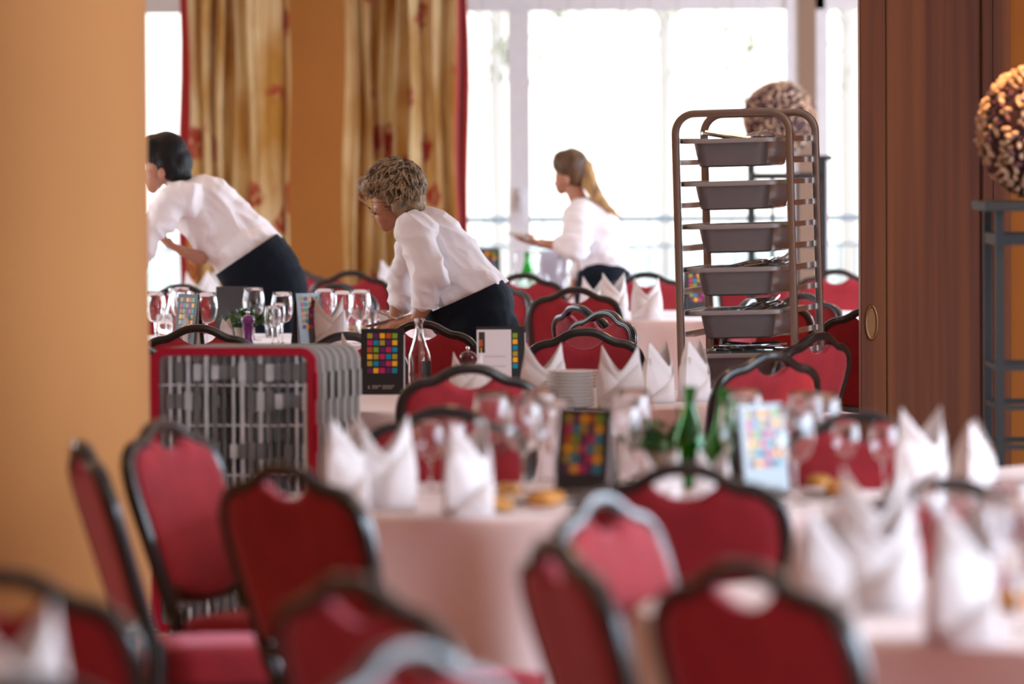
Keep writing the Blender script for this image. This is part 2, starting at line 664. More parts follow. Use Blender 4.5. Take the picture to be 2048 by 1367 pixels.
# terrace, railing and winter trees outside
quadbox('terrace_ground', -30, 30, 33.7, 90, -0.2, -0.05, 'terrace')
YR = 37.0
rl = empty('terrace_railing', 'thin grey metal terrace railing seen through the rear windows', 'railing', (0, YR, -.05))
bm = bmesh.new()
box(bm, -9, 9, -.03, .03, 1.11, 1.15)
obj('handrail', bm, 'rail_metal', rl, smooth=False)
bm = bmesh.new()
box(bm, -9, 9, -.012, .012, .935, .955)
box(bm, -9, 9, -.012, .012, .12, .14)
obj('crossbar', bm, 'rail_metal', rl, smooth=False)
for k in range(7):
    bm = bmesh.new()
    box(bm, -8.8 + k * 2.93, -8.75 + k * 2.93, -.025, .025, 0, 1.11)
    obj('post', bm, 'rail_metal', rl, smooth=False)
bm = bmesh.new()
x = -9
while x < 9:
    box(bm, x, x + .012, -.006, .006, .14, .94)
    x += .12
o = obj('balusters', bm, 'rail_metal', rl, smooth=False)
o['kind'] = 'stuff'


def tree(px, Y, h, label):
    c = aty(px, 290, Y)
    e = empty('tree', label, 'tree', (c.x, Y, -.05), random.random() * 6, 'bare trees beyond the terrace')
    bm = bmesh.new()
    tube(bm, spline([(0, 0, 0), (.05, .02, h * .3), (-.04, 0, h * .65), (.03, .02, h)], 4), .1, 8, rr=None)
    rnd = random.Random(px)
    for k in range(16):
        z = h * (.3 + .65 * rnd.random())
        a = rnd.random() * 6.28
        L = 1.4 * (1.1 - z / h) + .3
        tube(bm, [(0, 0, z), (math.cos(a) * L * .5, math.sin(a) * L * .5, z + L * .3), (math.cos(a) * L, math.sin(a) * L, z + L * .8)], .02, 5)
    obj('trunk', bm, 'bark', e)
    bm = bmesh.new()
    for k in range(420):
        a = rnd.random() * 6.28
        rr_ = rnd.random() ** .5 * 1.7
        z = h * (.28 + .75 * rnd.random())
        p = Vector((math.cos(a) * rr_, math.sin(a) * rr_, z))
        q = Vector((rnd.uniform(-1, 1), rnd.uniform(-1, 1), rnd.uniform(-1, 1))).normalized() * .09
        s = q.cross(Vector((rnd.uniform(-1, 1), rnd.uniform(-1, 1), 1))).normalized() * .05
        vs = [bm.verts.new(p + q), bm.verts.new(p + s), bm.verts.new(p - q), bm.verts.new(p - s)]
        bm.faces.new(vs)
    obj('foliage', bm, 'foliage_far', e)


tree(1000, 60, 8, 'sparse pale tree outside, left of the window handle')
tree(1330, 66, 8.5, 'sparse pale tree outside behind the light chains')
tree(1700, 58, 7.5, 'sparse pale tree outside beside the brown partition')


# light chains hanging inside the window
def chain(px, label, ztop):
    c = aty(px, 290, YB - .06)
    e = empty('light_chain', label, 'light chain', (c.x, YB - .06, ztop), 0, 'light chains hanging in the rear window')
    rnd = random.Random(int(px))
    bm = bmesh.new()
    pts = [(rnd.uniform(-.004, .004), 0, -k * .12) for k in range(19)]
    tube(bm, pts, .0022, 5)
    obj('wire', bm, 'wire', e)
    for k in range(2, 19, 2):
        bm = bmesh.new()
        x, _, z = pts[k]
        d = rnd.choice((-1, 1))
        tube(bm, [(x, 0, z), (x + d * .014, -.005, z - .008), (x + d * .02, -.005, z - .022)], .004, 5)
        obj('bulb', bm, 'wire', e)


for px, lb in ((966, 'light chain hanging in the narrow window pane beside the red curtain edge'),
               (1082, 'light chain hanging just right of the window handle'),
               (1138, 'light chain hanging above the standing waitress head'),
               (1188, 'light chain hanging above the waitress ponytail'),
               (1246, 'light chain hanging midway between waitress and rack trolley'),
               (1300, 'light chain hanging just left of the rack trolley'),
               (1356, 'light chain hanging behind the left upright of the rack trolley'),
               (1466, 'light chain hanging just left of the far decorative ball'),
               (1515, 'light chain hanging above the far decorative ball')):
    chain(px, lb, 2.56)


# curtains
def curtain(name, px0, px1, Y, label, red_side, amp, seed, flat=None):
    x0, x1 = bx(px0, Y), bx(px1, Y)
    e = empty(name, label, 'curtain', ((x0 + x1) / 2, Y, 0), 0, 'yellow floral curtains by the windows')
    rnd = random.Random(seed)
    W = x1 - x0
    n = 260
    us, xs, ys = [], [], []
    ph = [rnd.uniform(0, 6) for _ in range(4)]
    for i in range(n + 1):
        t = i / n
        a = amp
        if flat and flat[0] < t < flat[1]:
            a = amp * .12
        y = a * (math.sin(t * 2 * PI * W / .105 + ph[0] + 1.6 * math.sin(t * 9 + ph[1])) + .30 * math.sin(t * 2 * PI * W / .047 + ph[2]))
        xs.append(-W / 2 + W * t + .012 * math.sin(t * 60 + ph[3]))
        ys.append(y)
    L = [0]
    for i in range(n):
        L.append(L[-1] + math.hypot(xs[i + 1] - xs[i], ys[i + 1] - ys[i]))

    def part(i0, i1, nm, m):
        bm = bmesh.new()
        uvl = bm.loops.layers.uv.new('cloth')
        rows = 14
        grid = []
        for j in range(rows + 1):
            z = .03 + 3.1 * j / rows
            fl = 1 + .25 * (1 - j / rows)
            row = []
            for i in range(i0, i1 + 1):
                sway = .012 * math.sin(j * .8 + i * .05)
                row.append(bm.verts.new((xs[i] * (0.97 + .05 * (1 - j / rows)) + sway, ys[i] * fl, z)))
            grid.append(row)
        for j in range(rows):
            for i in range(i1 - i0):
                f = bm.faces.new((grid[j][i], grid[j][i + 1], grid[j + 1][i + 1], grid[j + 1][i]))
                for lp, (a, b) in zip(f.loops, ((i, j), (i + 1, j), (i + 1, j + 1), (i, j + 1))):
                    lp[uvl].uv = (L[i0 + a] + seed * .37, (.03 + 3.1 * b / rows))
        o = obj(nm, bm, m, e)
        md = o.modifiers.new('thick', 'SOLIDIFY')
        md.thickness = .003
    k = int(n * .10)
    if red_side == 'L':
        part(0, k, 'border', 'curtain_red')
        part(k, n, 'drape', 'curtain')
    else:
        part(0, n - k, 'drape', 'curtain')
        part(n - k, n, 'border', 'curtain_red')
    bm = bmesh.new()
    tube(bm, [(-W / 2 - .05, 0, 3.17), (W / 2 + .05, 0, 3.17)], .015, 10)
    obj('curtain_rail', bm, 'chrome', e)


curtain('curtain', 358, 578, 32.6, 'yellow floral curtain with dark red left border, behind the dark-haired waitress', 'L', .058, 3, (.68, .97))
curtain('curtain', 686, 938, 32.6, 'yellow floral curtain with red right border, behind the grey-blond waitress', 'R', .058, 11, (.0, .08))

# big round column at left
cc = aty(-112, 290, 14.6)
rc = abs(bx(294, 14.6) - cc.x)
bm = bmesh.new()
lathe(bm, [(rc, 0), (rc, 3.3)], 96, (cc.x, 14.6, 0))
o = obj('wall_column', bm, 'column')
o['kind'] = 'structure'

# sliding partition at right with flush pull
YP = 21.2
xp = bx(1720, YP)


def panel_part(nm, px0, px1, dy0, dy1, par, m='veneer'):
    b = bmesh.new()
    x0, x1 = bx(px0, YP), bx(px1, YP)
    box(b, x0 - xp, x1 - xp, dy0, dy1, 0.01, 3.29)
    bmesh.ops.bevel(b, geom=b.edges[:], offset=.004, segments=2, affect='EDGES')
    return obj(nm, b, m, par)


dr = empty('door_1')
dr['kind'] = 'structure'
dr.location = (xp, YP, 0)
panel_part('edge_stile', 1720, 1771, 0, .12, dr)
panel_part('door_leaf', 1773, 1962, .006, .11, dr)
panel_part('trim_strip', 1964, 1984, -.02, .1, dr)
panel_part('frame_board', 1985, 2022, 0, .12, dr)
hc = aty(1743, 645, YP)
bm = bmesh.new()
pts = [(.022 * math.cos(a), -.003, .066 * math.sin(a)) for a in [k * PI / 16 for k in range(32)]]
tube(bm, pts, .006, 8, closed=True)
vs = [bm.verts.new((x, -.0035, z)) for x, _, z in pts]
bm.faces.new(vs)
obj('flush_pull', bm, 'brass', dr, loc=hc - Vector((xp, YP, 0)))
quadbox('wall_partition', bx(2022, YP), 6.0, YP + .03, YP + .2, 0, 3.3, 'orange_wall')


# ceiling lamps (warm pendants above the frame)
def make_lamp():
    e = empty('ceiling_lamp', 'round warm glass ceiling lamp', 'lamp')
    bm = bmesh.new()
    lathe(bm, [(0, -.02), (.10, -.02), (.17, 0), (.19, .04), (.17, .07), (0, .07)], 32)
    obj('lamp_glass', bm, 'lampshade', e)
    bm = bmesh.new()
    lathe(bm, [(.0, .07), (.14, .07), (.14, .10), (0, .10)], 32)
    obj('ceiling_plate', bm, 'brass', e)
    return e


lamp = Kind(make_lamp(), 'warm ceiling lamps')
for i, (x, y) in enumerate(((-3, 6), (0, 6), (3, 6), (-2.5, 11), (1.2, 11), (4, 11), (-3, 18.8), (0, 18.0), (3.4, 18.0), (-2, 25), (2, 25), (4.6, 16), (2.2, 14.5))):
    lamp.put((x, y, 3.2), 0, 'round warm glass ceiling lamp above the dining tables')
    d = bpy.data.lights.new('lamp_light', 'POINT')
    d.energy = 5
    d.color = (1.0, 0.60, 0.32)
    d.shadow_soft_size = .15
    o = bpy.data.objects.new('lamp_light', d)
    COL.objects.link(o)
    o.location = (x, y, 3.05)

# ------------------------------------------------------------------ chairs
HALF = [(0, .925), (.034, .922), (.064, .911), (.090, .896), (.115, .885), (.145, .880), (.172, .869), (.195, .848), (.207, .817),
        (.210, .775), (.204, .71), (.193, .63), (.182, .55), (.174, .48)]


def lean(z):
    return 0.0 if z < .45 else -(z - .45) * .30


def make_chair():
    e = empty('banquet_chair', 'red velvet banquet chair with black frame', 'chair')
    # back frame: ribbed moulding swept round the outline
    half = spline([(x, 0, z) for x, z in HALF], 4)
    path = [Vector((-p.x, lean(p.z), p.z)) for p in reversed(half)] + [Vector((p.x, lean(p.z), p.z)) for p in half[1:]]
    prof = []
    for k in range(28):
        a = 2 * PI * k / 28
        cx, cy = math.cos(a), math.sin(a)
        s = (abs(cx) ** 3.2 + abs(cy) ** 3.2) ** (-1 / 3.2)
        r = s * (1 + .09 * math.cos(8 * a))
        prof.append((.0145 * r * cx, .0165 * r * cy))
    bm = bmesh.new()
    tube(bm, path, .015, prof=prof, up=(0, 1, 0))
    bf = obj('back_frame', bm, 'lacquer', e, angle=60)
    bm = bmesh.new()
    pts = [(x, lean(.53) - .01 * (1 - (x / .18) ** 2), .530 - .022 * (1 - (x / .18) ** 2)) for x in [-.18 + .36 * k / 12 for k in range(13)]]
    tube(bm, pts, .013, prof=[(u * .9, v * .9) for u, v in prof], up=(0, 1, 0))
    obj('lower_rail', bm, 'lacquer', bf, angle=60)
    # padded back
    out = []
    side = [(x - .009, z - .004) for x, z in HALF[5:]]
    half_o = [(0, .862), (.028, .866), (.052, .878), (.070, .894), (.095, .886), (.118, .874)] + side[:-1] + [(.168, .552), (.12, .53), (.06, .516), (0, .512)]
    ring = [(x, z) for x, z in half_o] + [(-x, z) for x, z in reversed(half_o[1:-1])]
    cz = .70
    layers = [(1.0, -.004, 1), (.985, -.016, 1), (.93, -.023, 1), (.80, -.027, 1)]
    bm = bmesh.new()

    def ringv(s, dy):
        return [bm.verts.new((x * s, lean(cz + (z - cz) * s) + dy, cz + (z - cz) * s)) for x, z in ring]
    f = [ringv(s, -d) for s, d, _ in layers]      # front side bulges forward (+y)
    b = [ringv(s, d * .8) for s, d, _ in layers]
    n = len(ring)
    for A, B in list(zip(f[:-1], f[1:])) + list(zip(b[:-1], b[1:])) + [(f[0], b[0])]:
        for k in range(n):
            bm.faces.new((A[k], A[(k + 1) % n], B[(k + 1) % n], B[k]))
    for L in (f, b):
        fc = bm.faces.new(L[-1])
        bmesh.ops.triangulate(bm, faces=[fc])
    obj('backrest', bm, 'velvet', e, angle=80)
    # seat: waterfall cushion
    bm = bmesh.new()
    box(bm, -.215, .215, .02, .44, .385, .475)
    for v in bm.verts:
        if v.co.y < .1:
            v.co.x *= .86
        if v.co.z > .45 and v.co.y > .3:
            v.co.z -= .008
    bmesh.ops.subdivide_edges(bm, edges=bm.edges[:], cuts=5, use_grid_fill=True)
    for v in bm.verts:
        fx, fy = v.co.x / .215, (v.co.y - .23) / .21
        if v.co.z > .44:
            v.co.z += .014 * max(0, 1 - fx * fx) * max(0, 1 - fy * fy)
        if v.co.y > .4:
            v.co.y += .025 * (1 - fx * fx)
    bmesh.ops.smooth_vert(bm, verts=bm.verts[:], factor=.5, use_axis_x=True, use_axis_y=True, use_axis_z=True)
    obj('seat', bm, 'velvet', e, angle=80)
    bm = bmesh.new()
    box(bm, -.19, .19, .03, .42, .355, .392)
    bmesh.ops.bevel(bm, geom=bm.edges[:], offset=.006, segments=2, affect='EDGES')
    obj('seat_frame', bm, 'lacquer', e)
    for s in (-1, 1):
        bm = bmesh.new()
        tube(bm, spline([(s * .174, 0, .49), (s * .175, 0, .40), (s * .180, -.02, .2), (s * .188, -.07, 0)], 4), .014, prof=prof, up=(0, 1, 0))
        obj('leg', bm, 'lacquer', e)
        bm = bmesh.new()
        tube(bm, spline([(s * .185, .40, .385), (s * .188, .405, .2), (s * .19, .41, 0)], 3), .013, 10)
        obj('leg', bm, 'lacquer', e)
    return e


CH = Kind(make_chair(), 'red velvet banquet chairs around the tables')
CHG = 'red velvet banquet chairs around the tables'
TOP = Vector((0, lean(.925), 0))


def chair(px, py, yaw, label, dz=0):
    p = atz(px, py, .938)
    a = R(yaw)
    o = Matrix.Rotation(a, 3, 'Z') @ TOP
    CH.put((p.x - o.x, p.y - o.y, 0), a, label)


# near tables
chair(160, 880, -76, 'red chair seen almost side-on, leaning towards the orange column, facing right')
chair(322, 838, -117, 'pink-lit red chair showing its front between the orange column and the lattice racks')
chair(566, 925, -44, 'dark red chair with its back to us, left of the nearest white skirted table')
chair(700, 1150, -50, 'heavily blurred dark red chair back at bottom left of centre')
chair(800, 1285, -125, 'very blurred pink-lit chair cut off by the bottom edge of the photo')
chair(1190, 985, -118, 'pink-lit red chair with grey-blue shining frame, in the centre foreground')
chair(1102, 1072, -72, 'dark red chair seen side-on just left of the pink-lit centre foreground chair')
chair(1368, 925, -6, 'broad dark red chair back in front of the bread and glasses, green bottles above it')
chair(1482, 1122, -46, 'dark red chair back in the right foreground, before the large blurred napkins')
chair(1895, 955, -166, 'red chair behind blurred wine glasses, below the lone napkin at far right')
chair(2250, 955, 165, 'red chair just cut off by the right edge of the photo')
chair(890, 812, 176, 'pink-lit red chair facing us behind the near napkin and small wine glass')
chair(1720, 822, 172, 'red chair behind the tallest glasses, against the foot of the brown partition')
chair(8, 1138, -22, 'blurred dark red chair back in the bottom left corner, before the orange column')
chair(60, 1352, -5, 'very blurred chair rail at the bottom edge under the left corner napkin')
# middle tables
chair(940, 728, 4, 'black-railed chair back in front of the menu cards, below the bending waitress')
chair(1168, 656, 0, 'chair back behind the stack of small plates')
chair(1545, 704, 38, 'red chair with black shining rail right of the standing napkins, foot of the trolley')
chair(1640, 664, 52, 'dark red chair turned left beside the brown partition handle')
chair(1745, 612, -4, 'red chair half hidden by the brown partition, level with its handle')
chair(395, 649, 0, 'chair back whose black rail arches behind the red-edged rack')
chair(255, 680, 25, 'chair mostly hidden by the orange column, only its grey rail end showing')
chair(692, 664, 4, 'chair back between the grey racks and the black menu card')
chair(842, 641, -12, 'chair back behind the glass bottle, beside the bending waitress')
# far tables
chair(1150, 574, 2, 'chair back left of the far white table, its rail framing bright light')
chair(1153, 609, -58, 'red chair angled right with ribbed shining rail, behind the plate stack chair')
chair(1212, 620, 128, 'pink-lit chair facing its neighbour, ribbed rail touching the white table')
chair(1046, 546, -4, 'chair back below the upside-down wine glasses')
chair(990, 562, 152, 'bright red chair right beside the bending waitress hip')
chair(702, 541, 2, 'chair back left of the bending waitress, before the orange wall')
chair(676, 566, 160, 'chair with pale shining rail behind the wine glasses left of the bending waitress')
chair(590, 536, 160, 'pink-lit chair just behind the dark-haired waitress')
chair(362, 568, 8, 'chair rail below the left window, behind the small bottle and glasses')
chair(1292, 544, 178, 'red chair facing us behind the far napkins, right of the ponytailed waitress')
chair(1672, 538, 176, 'red chair facing us right of the trolley, in front of the far window')
chair(1528, 594, 4, 'chair back seen through the trolley between two tubs')
chair(1500, 597, 70, 'chair seen edge-on through the trolley, only its ribbed rail end showing')
chair(1608, 586, 145, 'pink-lit chair with pale arched rail seen through the right trolley rails')
chair(1512, 518, 176, 'farthest chair, pale rail end just above the third tub gap')


# ------------------------------------------------------------------ tables and cloths
TABLES = []


def table(px, Y, Rt, label, clabel, seed):
    c = aty(px, 290, Y)
    TABLES.append((c, Rt))
    e = empty('round_table', label, 'table', (c.x, Y, 0), 0, 'round banquet tables')
    bm = bmesh.new()
    lathe(bm, [(0, .715), (Rt - .015, .715), (Rt - .012, .742), (0, .742)], 64)
    obj('tabletop', bm, 'wood', e)
    for k in range(4):
        a = k * PI / 2 + .78
        bm = bmesh.new()
        tube(bm, [(math.cos(a) * Rt * .5, math.sin(a) * Rt * .5, .715), (math.cos(a) * Rt * .62, math.sin(a) * Rt * .62, 0)], .018, 8)
        obj('leg', bm, 'dark_metal', e)
    rnd = random.Random(seed)
    bm = bmesh.new()
    n = 240
    prof = []
    nf = rnd.randint(11, 13)
    ph = [rnd.uniform(0, 6) for _ in range(3)]
    rows = [(0, .7495), (.5, .7495), (.85, .7495), (.97, .7495), (1.0, .747)]
    skirt = [.735, .70, .64, .55, .45, .33, .2, .08, .012]
    cen = bm.verts.new((0, 0, .7495))
    prev = None
    for ri, (s, z) in enumerate(rows[1:]):
        ring = [bm.verts.new((Rt * s * math.cos(2 * PI * k / n), Rt * s * math.sin(2 * PI * k / n), z)) for k in range(n)]
        if prev is None:
            for k in range(n):
                bm.faces.new((cen, ring[k], ring[(k + 1) % n]))
        else:
            for k in range(n):
                bm.faces.new((prev[k], ring[k], ring[(k + 1) % n], prev[(k + 1) % n]))
        prev = ring
    for z in skirt:
        t = (.75 - z) / .74
        ring = []
        for k in range(n):
            a = 2 * PI * k / n
            w = math.sin(nf * a + ph[0] + .8 * math.sin(3 * a + ph[1]))
            w = math.copysign(abs(w) ** .8, w)
            r = Rt + .004 + .035 * t + (.060 * t ** .6) * w
            ring.append(bm.verts.new((r * math.cos(a), r * math.sin(a), z)))
        for k in range(n):
            bm.faces.new((prev[k], ring[k], ring[(k + 1) % n], prev[(k + 1) % n]))
        prev = ring
    o = obj('tablecloth', bm, 'cloth', None, angle=70, loc=(c.x, Y, 0))
    tag(o, clabel, 'tablecloth', 'floor-length tablecloths')
    return c


T1 = table(1190, 12.77, .77, 'round table under the nearest centre cloth', 'floor-length white cloth on the near centre table with bread rolls', 1)
T2 = table(2200, 9.72, .85, 'round table under the cloth in the right foreground', 'floor-length white cloth on the blurred right foreground table', 2)
T3 = table(1020, 17.72, .85, 'round table under the plate stack and menu cards', 'floor-length white cloth under the black menu card and plate stack', 3)
TL = table(480, 23.30, .85, 'round table the two left waitresses bend over', 'floor-length white cloth on the table of glasses at left', 4)
TF = table(1450, 26.35, .85, 'round table behind the trolley', 'floor-length white cloth on the table behind the trolley', 5)
TW = table(1075, 30.1, .85, 'round table before the window under the upside-down glasses', 'floor-length white cloth on the table before the window', 6)
T4 = table(2590, 13.4, .85, 'round table mostly outside the right edge of the photo', 'floor-length white cloth at far right under the lone pointed napkin', 7)
T5 = table(-150, 6.75, .85, 'round table in the bottom left corner', 'floor-length white cloth of the bottom left corner table', 8)
table(405, 27.9, .5, 'small round table below the left window', 'white cloth of the small table below the left curtain', 21)
table(626, 29.3, .52, 'small round table behind the bending waitress', 'white cloth of the small table behind the bending waitress', 22)
TZ = .751


# ------------------------------------------------------------------ tableware
def make_glass(name, bowl, stem, label, cat, m='glass'):
    e = empty(name, label, cat)
    if bowl:
        bm = bmesh.new()
        lathe(bm, bowl, 32)
        obj('bowl', bm, m, e, angle=60)
    if stem:
        bm = bmesh.new()
        lathe(bm, stem, 24)
        obj('stem', bm, m, e, angle=60)
    return e


def shell(outer, t):
    inner = [(max(r - t, 0), z if r > 1e-6 else z + t) for r, z in outer]
    return outer + [((outer[-1][0] - t * .5), outer[-1][1] + t * .5)] + inner[::-1]


bowl_o = [(0, .098), (.012, .099), (.028, .106), (.040, .121), (.047, .142), (.049, .163), (.047, .185), (.043, .208), (.039, .230)]
stem_o = [(0, .0975), (.006, .0973), (.0045, .085), (.0038, .06), (.0038, .02), (.006, .009), (.014, .005), (.034, .003), (.036, .0015), (.035, 0), (0, 0)]
WG = Kind(make_glass('wine_glass', shell(bowl_o, .0024), stem_o, 'large clear wine glass', 'glass'), 'wine glasses set on the tables')
bowl_s = [(0, .078), (.010, .079), (.024, .085), (.033, .098), (.037, .115), (.036, .135), (.033, .155), (.030, .172)]
stem_s = [(r * .9, z * .8) for r, z in stem_o]
WS = Kind(make_glass('white_wine_glass', shell(bowl_s, .0022), stem_s, 'small clear wine glass', 'glass'), 'small wine glasses on the tables')
e = empty('water_tumbler', 'clear water tumbler', 'glass')
bm = bmesh.new()
lathe(bm, [(0, 0), (.026, 0), (.031, .004), (.036, .06), (.038, .112), (.0372, .1125), (.0366, .112), (.0345, .06), (.029, .009), (0, .008)], 28)
obj('tumbler_wall', bm, 'glass', e, angle=60)
TG = Kind(e, 'water tumblers on the tables')


def settle(p, margin=.07):
    """keep a thing on its table: move it towards or away from the camera until it stands on the cloth"""
    best = None
    for c, r in TABLES:
        for k in range(-60, 61):
            f = 1 + k * .002
            q = Vector((p.x * f, p.y * f, 0))
            if math.hypot(q.x - c.x, q.y - c.y) < r - margin and (best is None or abs(k) < best[0]):
                best = (abs(k), f)
    if best:
        return Vector((p.x * best[1], p.y * best[1], p.z))
    print('UNSETTLED', p)
    return p


def top_at(px, py, h):
    return settle(atz(px, py, TZ + h))


def glass(kind, px, py, h, label, group):
    p = top_at(px, py, h)
    return kind.put((p.x, p.y, TZ), random.random() * 6, label, group=group)


g1 = 'glasses on the near centre table'
for px, py, lb in ((985, 784, 'large wine glass, leftmost big one on the near centre table'),
                   (1078, 778, 'large wine glass before the plate stack'),
                   (1046, 796, 'large wine glass in front of two others, left of the near menu card'),
                   (1266, 779, 'large wine glass behind the one beside the plant'),
                   (1246, 800, 'large wine glass between the near menu card and green plant'),
                   (1492, 779, 'large wine glass behind the clear one next to the grey menu card'),
                   (1478, 800, 'large wine glass right of the green bottles'),
                   (1612, 781, 'large wine glass left one of the tall pair before the partition'),
                   (1645, 786, 'large wine glass right one of the tall pair before the partition'),
                   (1110, 800, 'large wine glass half behind the near menu card'),
                   (1590, 812, 'large wine glass left of the tall pair, standing nearer')):
    glass(WG, px, py, .230, lb, g1)
for px, py, lb in ((860, 842, 'small wine glass left of the near centre napkin'),
                   (905, 838, 'small wine glass directly behind the near centre napkin'),
                   (1692, 840, 'small wine glass right of the tall pair near the partition'),
                   (1768, 836, 'small wine glass left of the double napkins at right'),
                   (1580, 830, 'small wine glass left of the tall pair near the partition')):
    glass(WS, px, py, .172, lb, g1)
for px, py, lb in ((1165, 858, 'water tumbler in front of the near menu card, left one'),
                   (1213, 852, 'water tumbler in front of the near menu card, right one'),
                   (1000, 838, 'water tumbler above the near bread rolls'),
                   (1655, 872, 'water tumbler above the right bread rolls'),
                   (1520, 872, 'water tumbler between the glasses and grey menu card')):
    glass(TG, px, py, .112, lb, g1)
g2 = 'glasses on the right foreground table'
for px, py, lb in ((1852, 975, 'small blurred wine glass, leftmost on the right foreground table'),
                   (1925, 1000, 'small blurred wine glass above the big foreground napkin'),
                   (1975, 1010, 'small blurred wine glass at right behind the big foreground napkin')):
    glass(WS, px, py, .172, lb, g2)
for px, py, lb in ((2022, 955, 'large blurred wine glass at the right edge, rear one'), (2040, 1000, 'large blurred wine glass at the right edge, front one')):
    glass(WG, px, py, .230, lb, g2)
glass(TG, 2018, 1085, .112, 'blurred tumbler at the right edge above the orange roll', g2)
g3 = 'glasses on the left table'
for px, py, lb in ((507, 575, 'large wine glass right behind the plant leaves'),
                   (413, 586, 'large wine glass left of the plant'),
                   (310, 583, 'large wine glass touching the orange column edge'),
                   (564, 586, 'large wine glass left of the shiny grey menu card'),
                   (362, 574, 'large wine glass behind the small clear bottle'),
                   (648, 577, 'large wine glass right of the shiny grey menu card'),
                   (684, 584, 'large wine glass middle of the three before the bending waitress'),
                   (720, 579, 'large wine glass nearest the bending waitress')):
    glass(WG, px, py, .230, lb, g3)
for px, py, lb in ((545, 612, 'small wine glass behind the front one at the rack'),
                   (556, 606, 'small wine glass below the large one left of the grey menu card')):
    glass(WS, px, py, .172, lb, g3)
for px, py, lb in ((763, 612, 'water tumbler by the waitress left cuff'),
                   (727, 612, 'water tumbler below the large glass nearest the waitress'),
                   (706, 617, 'water tumbler just above the lower napkin left of the waitress hand'),
                   (377, 622, 'water tumbler before the colourful menu card at left'),
                   (545, 624, 'water tumbler in front of the small wine glass above the rack'),
                   (330, 628, 'water tumbler beside the bottle and the column edge')):
    glass(TG, px, py, .112, lb, g3)
# upside-down glasses before the window
for px, D_, lb in ((1030, 29.3, 'upside-down wine glass before the window, left one'), (1078, 29.3, 'upside-down wine glass before the window, right one'),
                   (1066, 29.15, 'upside-down wine glass in front of the other two')):
    p = aty(px, 290, D_)
    WG.put((p.x, D_, TZ + .262), 0, lb, scale=1.14, rx=PI, group='upside-down glasses by the window')
for px, D_, lb in ((1128, 29.3, 'wine glass left of the ponytailed waitress apron'), (1146, 29.5, 'wine glass right before the ponytailed waitress')):
    p = aty(px, 290, D_)
    WG.put((p.x, D_, TZ), 0, lb, group='glasses by the ponytailed waitress')


# napkins
def make_napkin():
    bm = bmesh.new()
    a, b, hv, hp = .074, .052, .118, .205
    nu, nz_ = 18, 8

    def pt(u, side, t, off=0.0):
        z = (hv + (hp - hv) * abs(u) ** 1.25) * t
        tz = z / hp
        taper = 1 - .20 * tz ** 1.6
        bulge = 1 + .10 * math.sin(PI * min(1, tz * 1.3))
        x = a * u * taper * bulge
        y = side * (b * (1 - abs(u) ** 1.7) * (1 - .25 * tz) + off) * (1 if abs(u) < .999 else 0)
        return Vector((x, y, z))
    for side in (1, -1):
        g = [[bm.verts.new(pt(-1 + 2 * i / nu, side, j / nz_)) for i in range(nu + 1)] for j in range(nz_ + 1)]
        for j in range(nz_):
            for i in range(nu):
                bm.faces.new((g[j][i], g[j][i + 1], g[j + 1][i + 1], g[j + 1][i]))
    # inner folded layers: diagonal flaps lying on each face
    for side in (1, -1):
        for (za, zb, off) in ((.03, .150, .0035), (.150, .015, .006)):
            lo, hi = [], []
            for i in range(nu + 1):
                u = -.97 + 1.94 * i / nu
                ztop = za + (zb - za) * (u * side * .5 + .5)
                H = hv + (hp - hv) * abs(u) ** 1.25
                t = min(1, ztop / H)
                lo.append(bm.verts.new(pt(u, side, 0, off)))
                hi.append(bm.verts.new(pt(u, side, t, off)))
            for i in range(nu):
                bm.faces.new((lo[i], lo[i + 1], hi[i + 1], hi[i]))
    bmesh.ops.remove_doubles(bm, verts=bm.verts[:], dist=.0004)
    o = obj('folded_napkin', bm, 'napkin', None, angle=28)
    md = o.modifiers.new('thick', 'SOLIDIFY')
    md.thickness = .0016
    tag(o, 'white folded napkin', 'napkin')
    return o


NK = Kind(make_napkin(), 'standing folded napkins')


def napkin(px, py, yaw, label, sc=1.0, z=TZ):
    p = settle(atz(px, py, z + .195 * sc))
    NK.put((p.x, p.y, z), R(yaw), label, scale=sc)


napkin(690, 868, 62, 'tall folded napkin with one peak, left edge of the near centre table', 1.05)
napkin(765, 838, 12, 'two-peaked folded napkin behind the left one on the near centre table', 1.05)
napkin(936, 880, 55, 'folded napkin in the middle front of the near centre table', 1.08)
napkin(1745, 885, 15, 'folded napkin at the right end of the near centre table', 1.05)
napkin(1842, 822, 40, 'double-peaked tall napkin before the brown partition', 1.1)
napkin(1946, 848, 80, 'lone diamond-shaped napkin below the far right plant stand', 1.1)
napkin(1640, 1022, 70, 'blurred foreground napkin nearest the dark red chair at right', 1.1)
napkin(1755, 985, 20, 'blurred foreground napkin in the middle of the right table', 1.1)
napkin(1922, 1068, 60, 'largest blurred napkin at the right bottom', 1.15)
napkin(22, 1215, 30, 'very blurred napkin in the bottom left corner', 1.1)
napkin(1320, 905, 20, 'small white napkin peak below the green plant on the near table', .75)
napkin(1425, 915, 40, 'small white napkin peak between the green bottles', .75)
# middle table
napkin(1087, 690, 8, 'napkin with pointed peak between the white menu page and plate stack')
napkin(1240, 704, -8, 'two-peaked napkin just right of the plate stack')
napkin(1316, 686, 58, 'middle one of three napkins right of the plate stack')
napkin(1388, 683, 68, 'napkin with vertical crease beside the trolley upright')
napkin(935, 708, 5, 'opened napkin in front of the maroon pepper mill', .8)
# left table
napkin(452, 652, 70, 'napkin peak left of the purple pepper mill', .6)
napkin(385, 640, 40, 'napkin behind the black rail arch at left', .7)
napkin(718, 638, 0, 'napkin directly left of the waitress hand')
napkin(658, 610, 12, 'napkin behind the glasses right of the grey menu card')
napkin(778, 634, 40, 'napkin under the cutlery held by the bending waitress', .7)
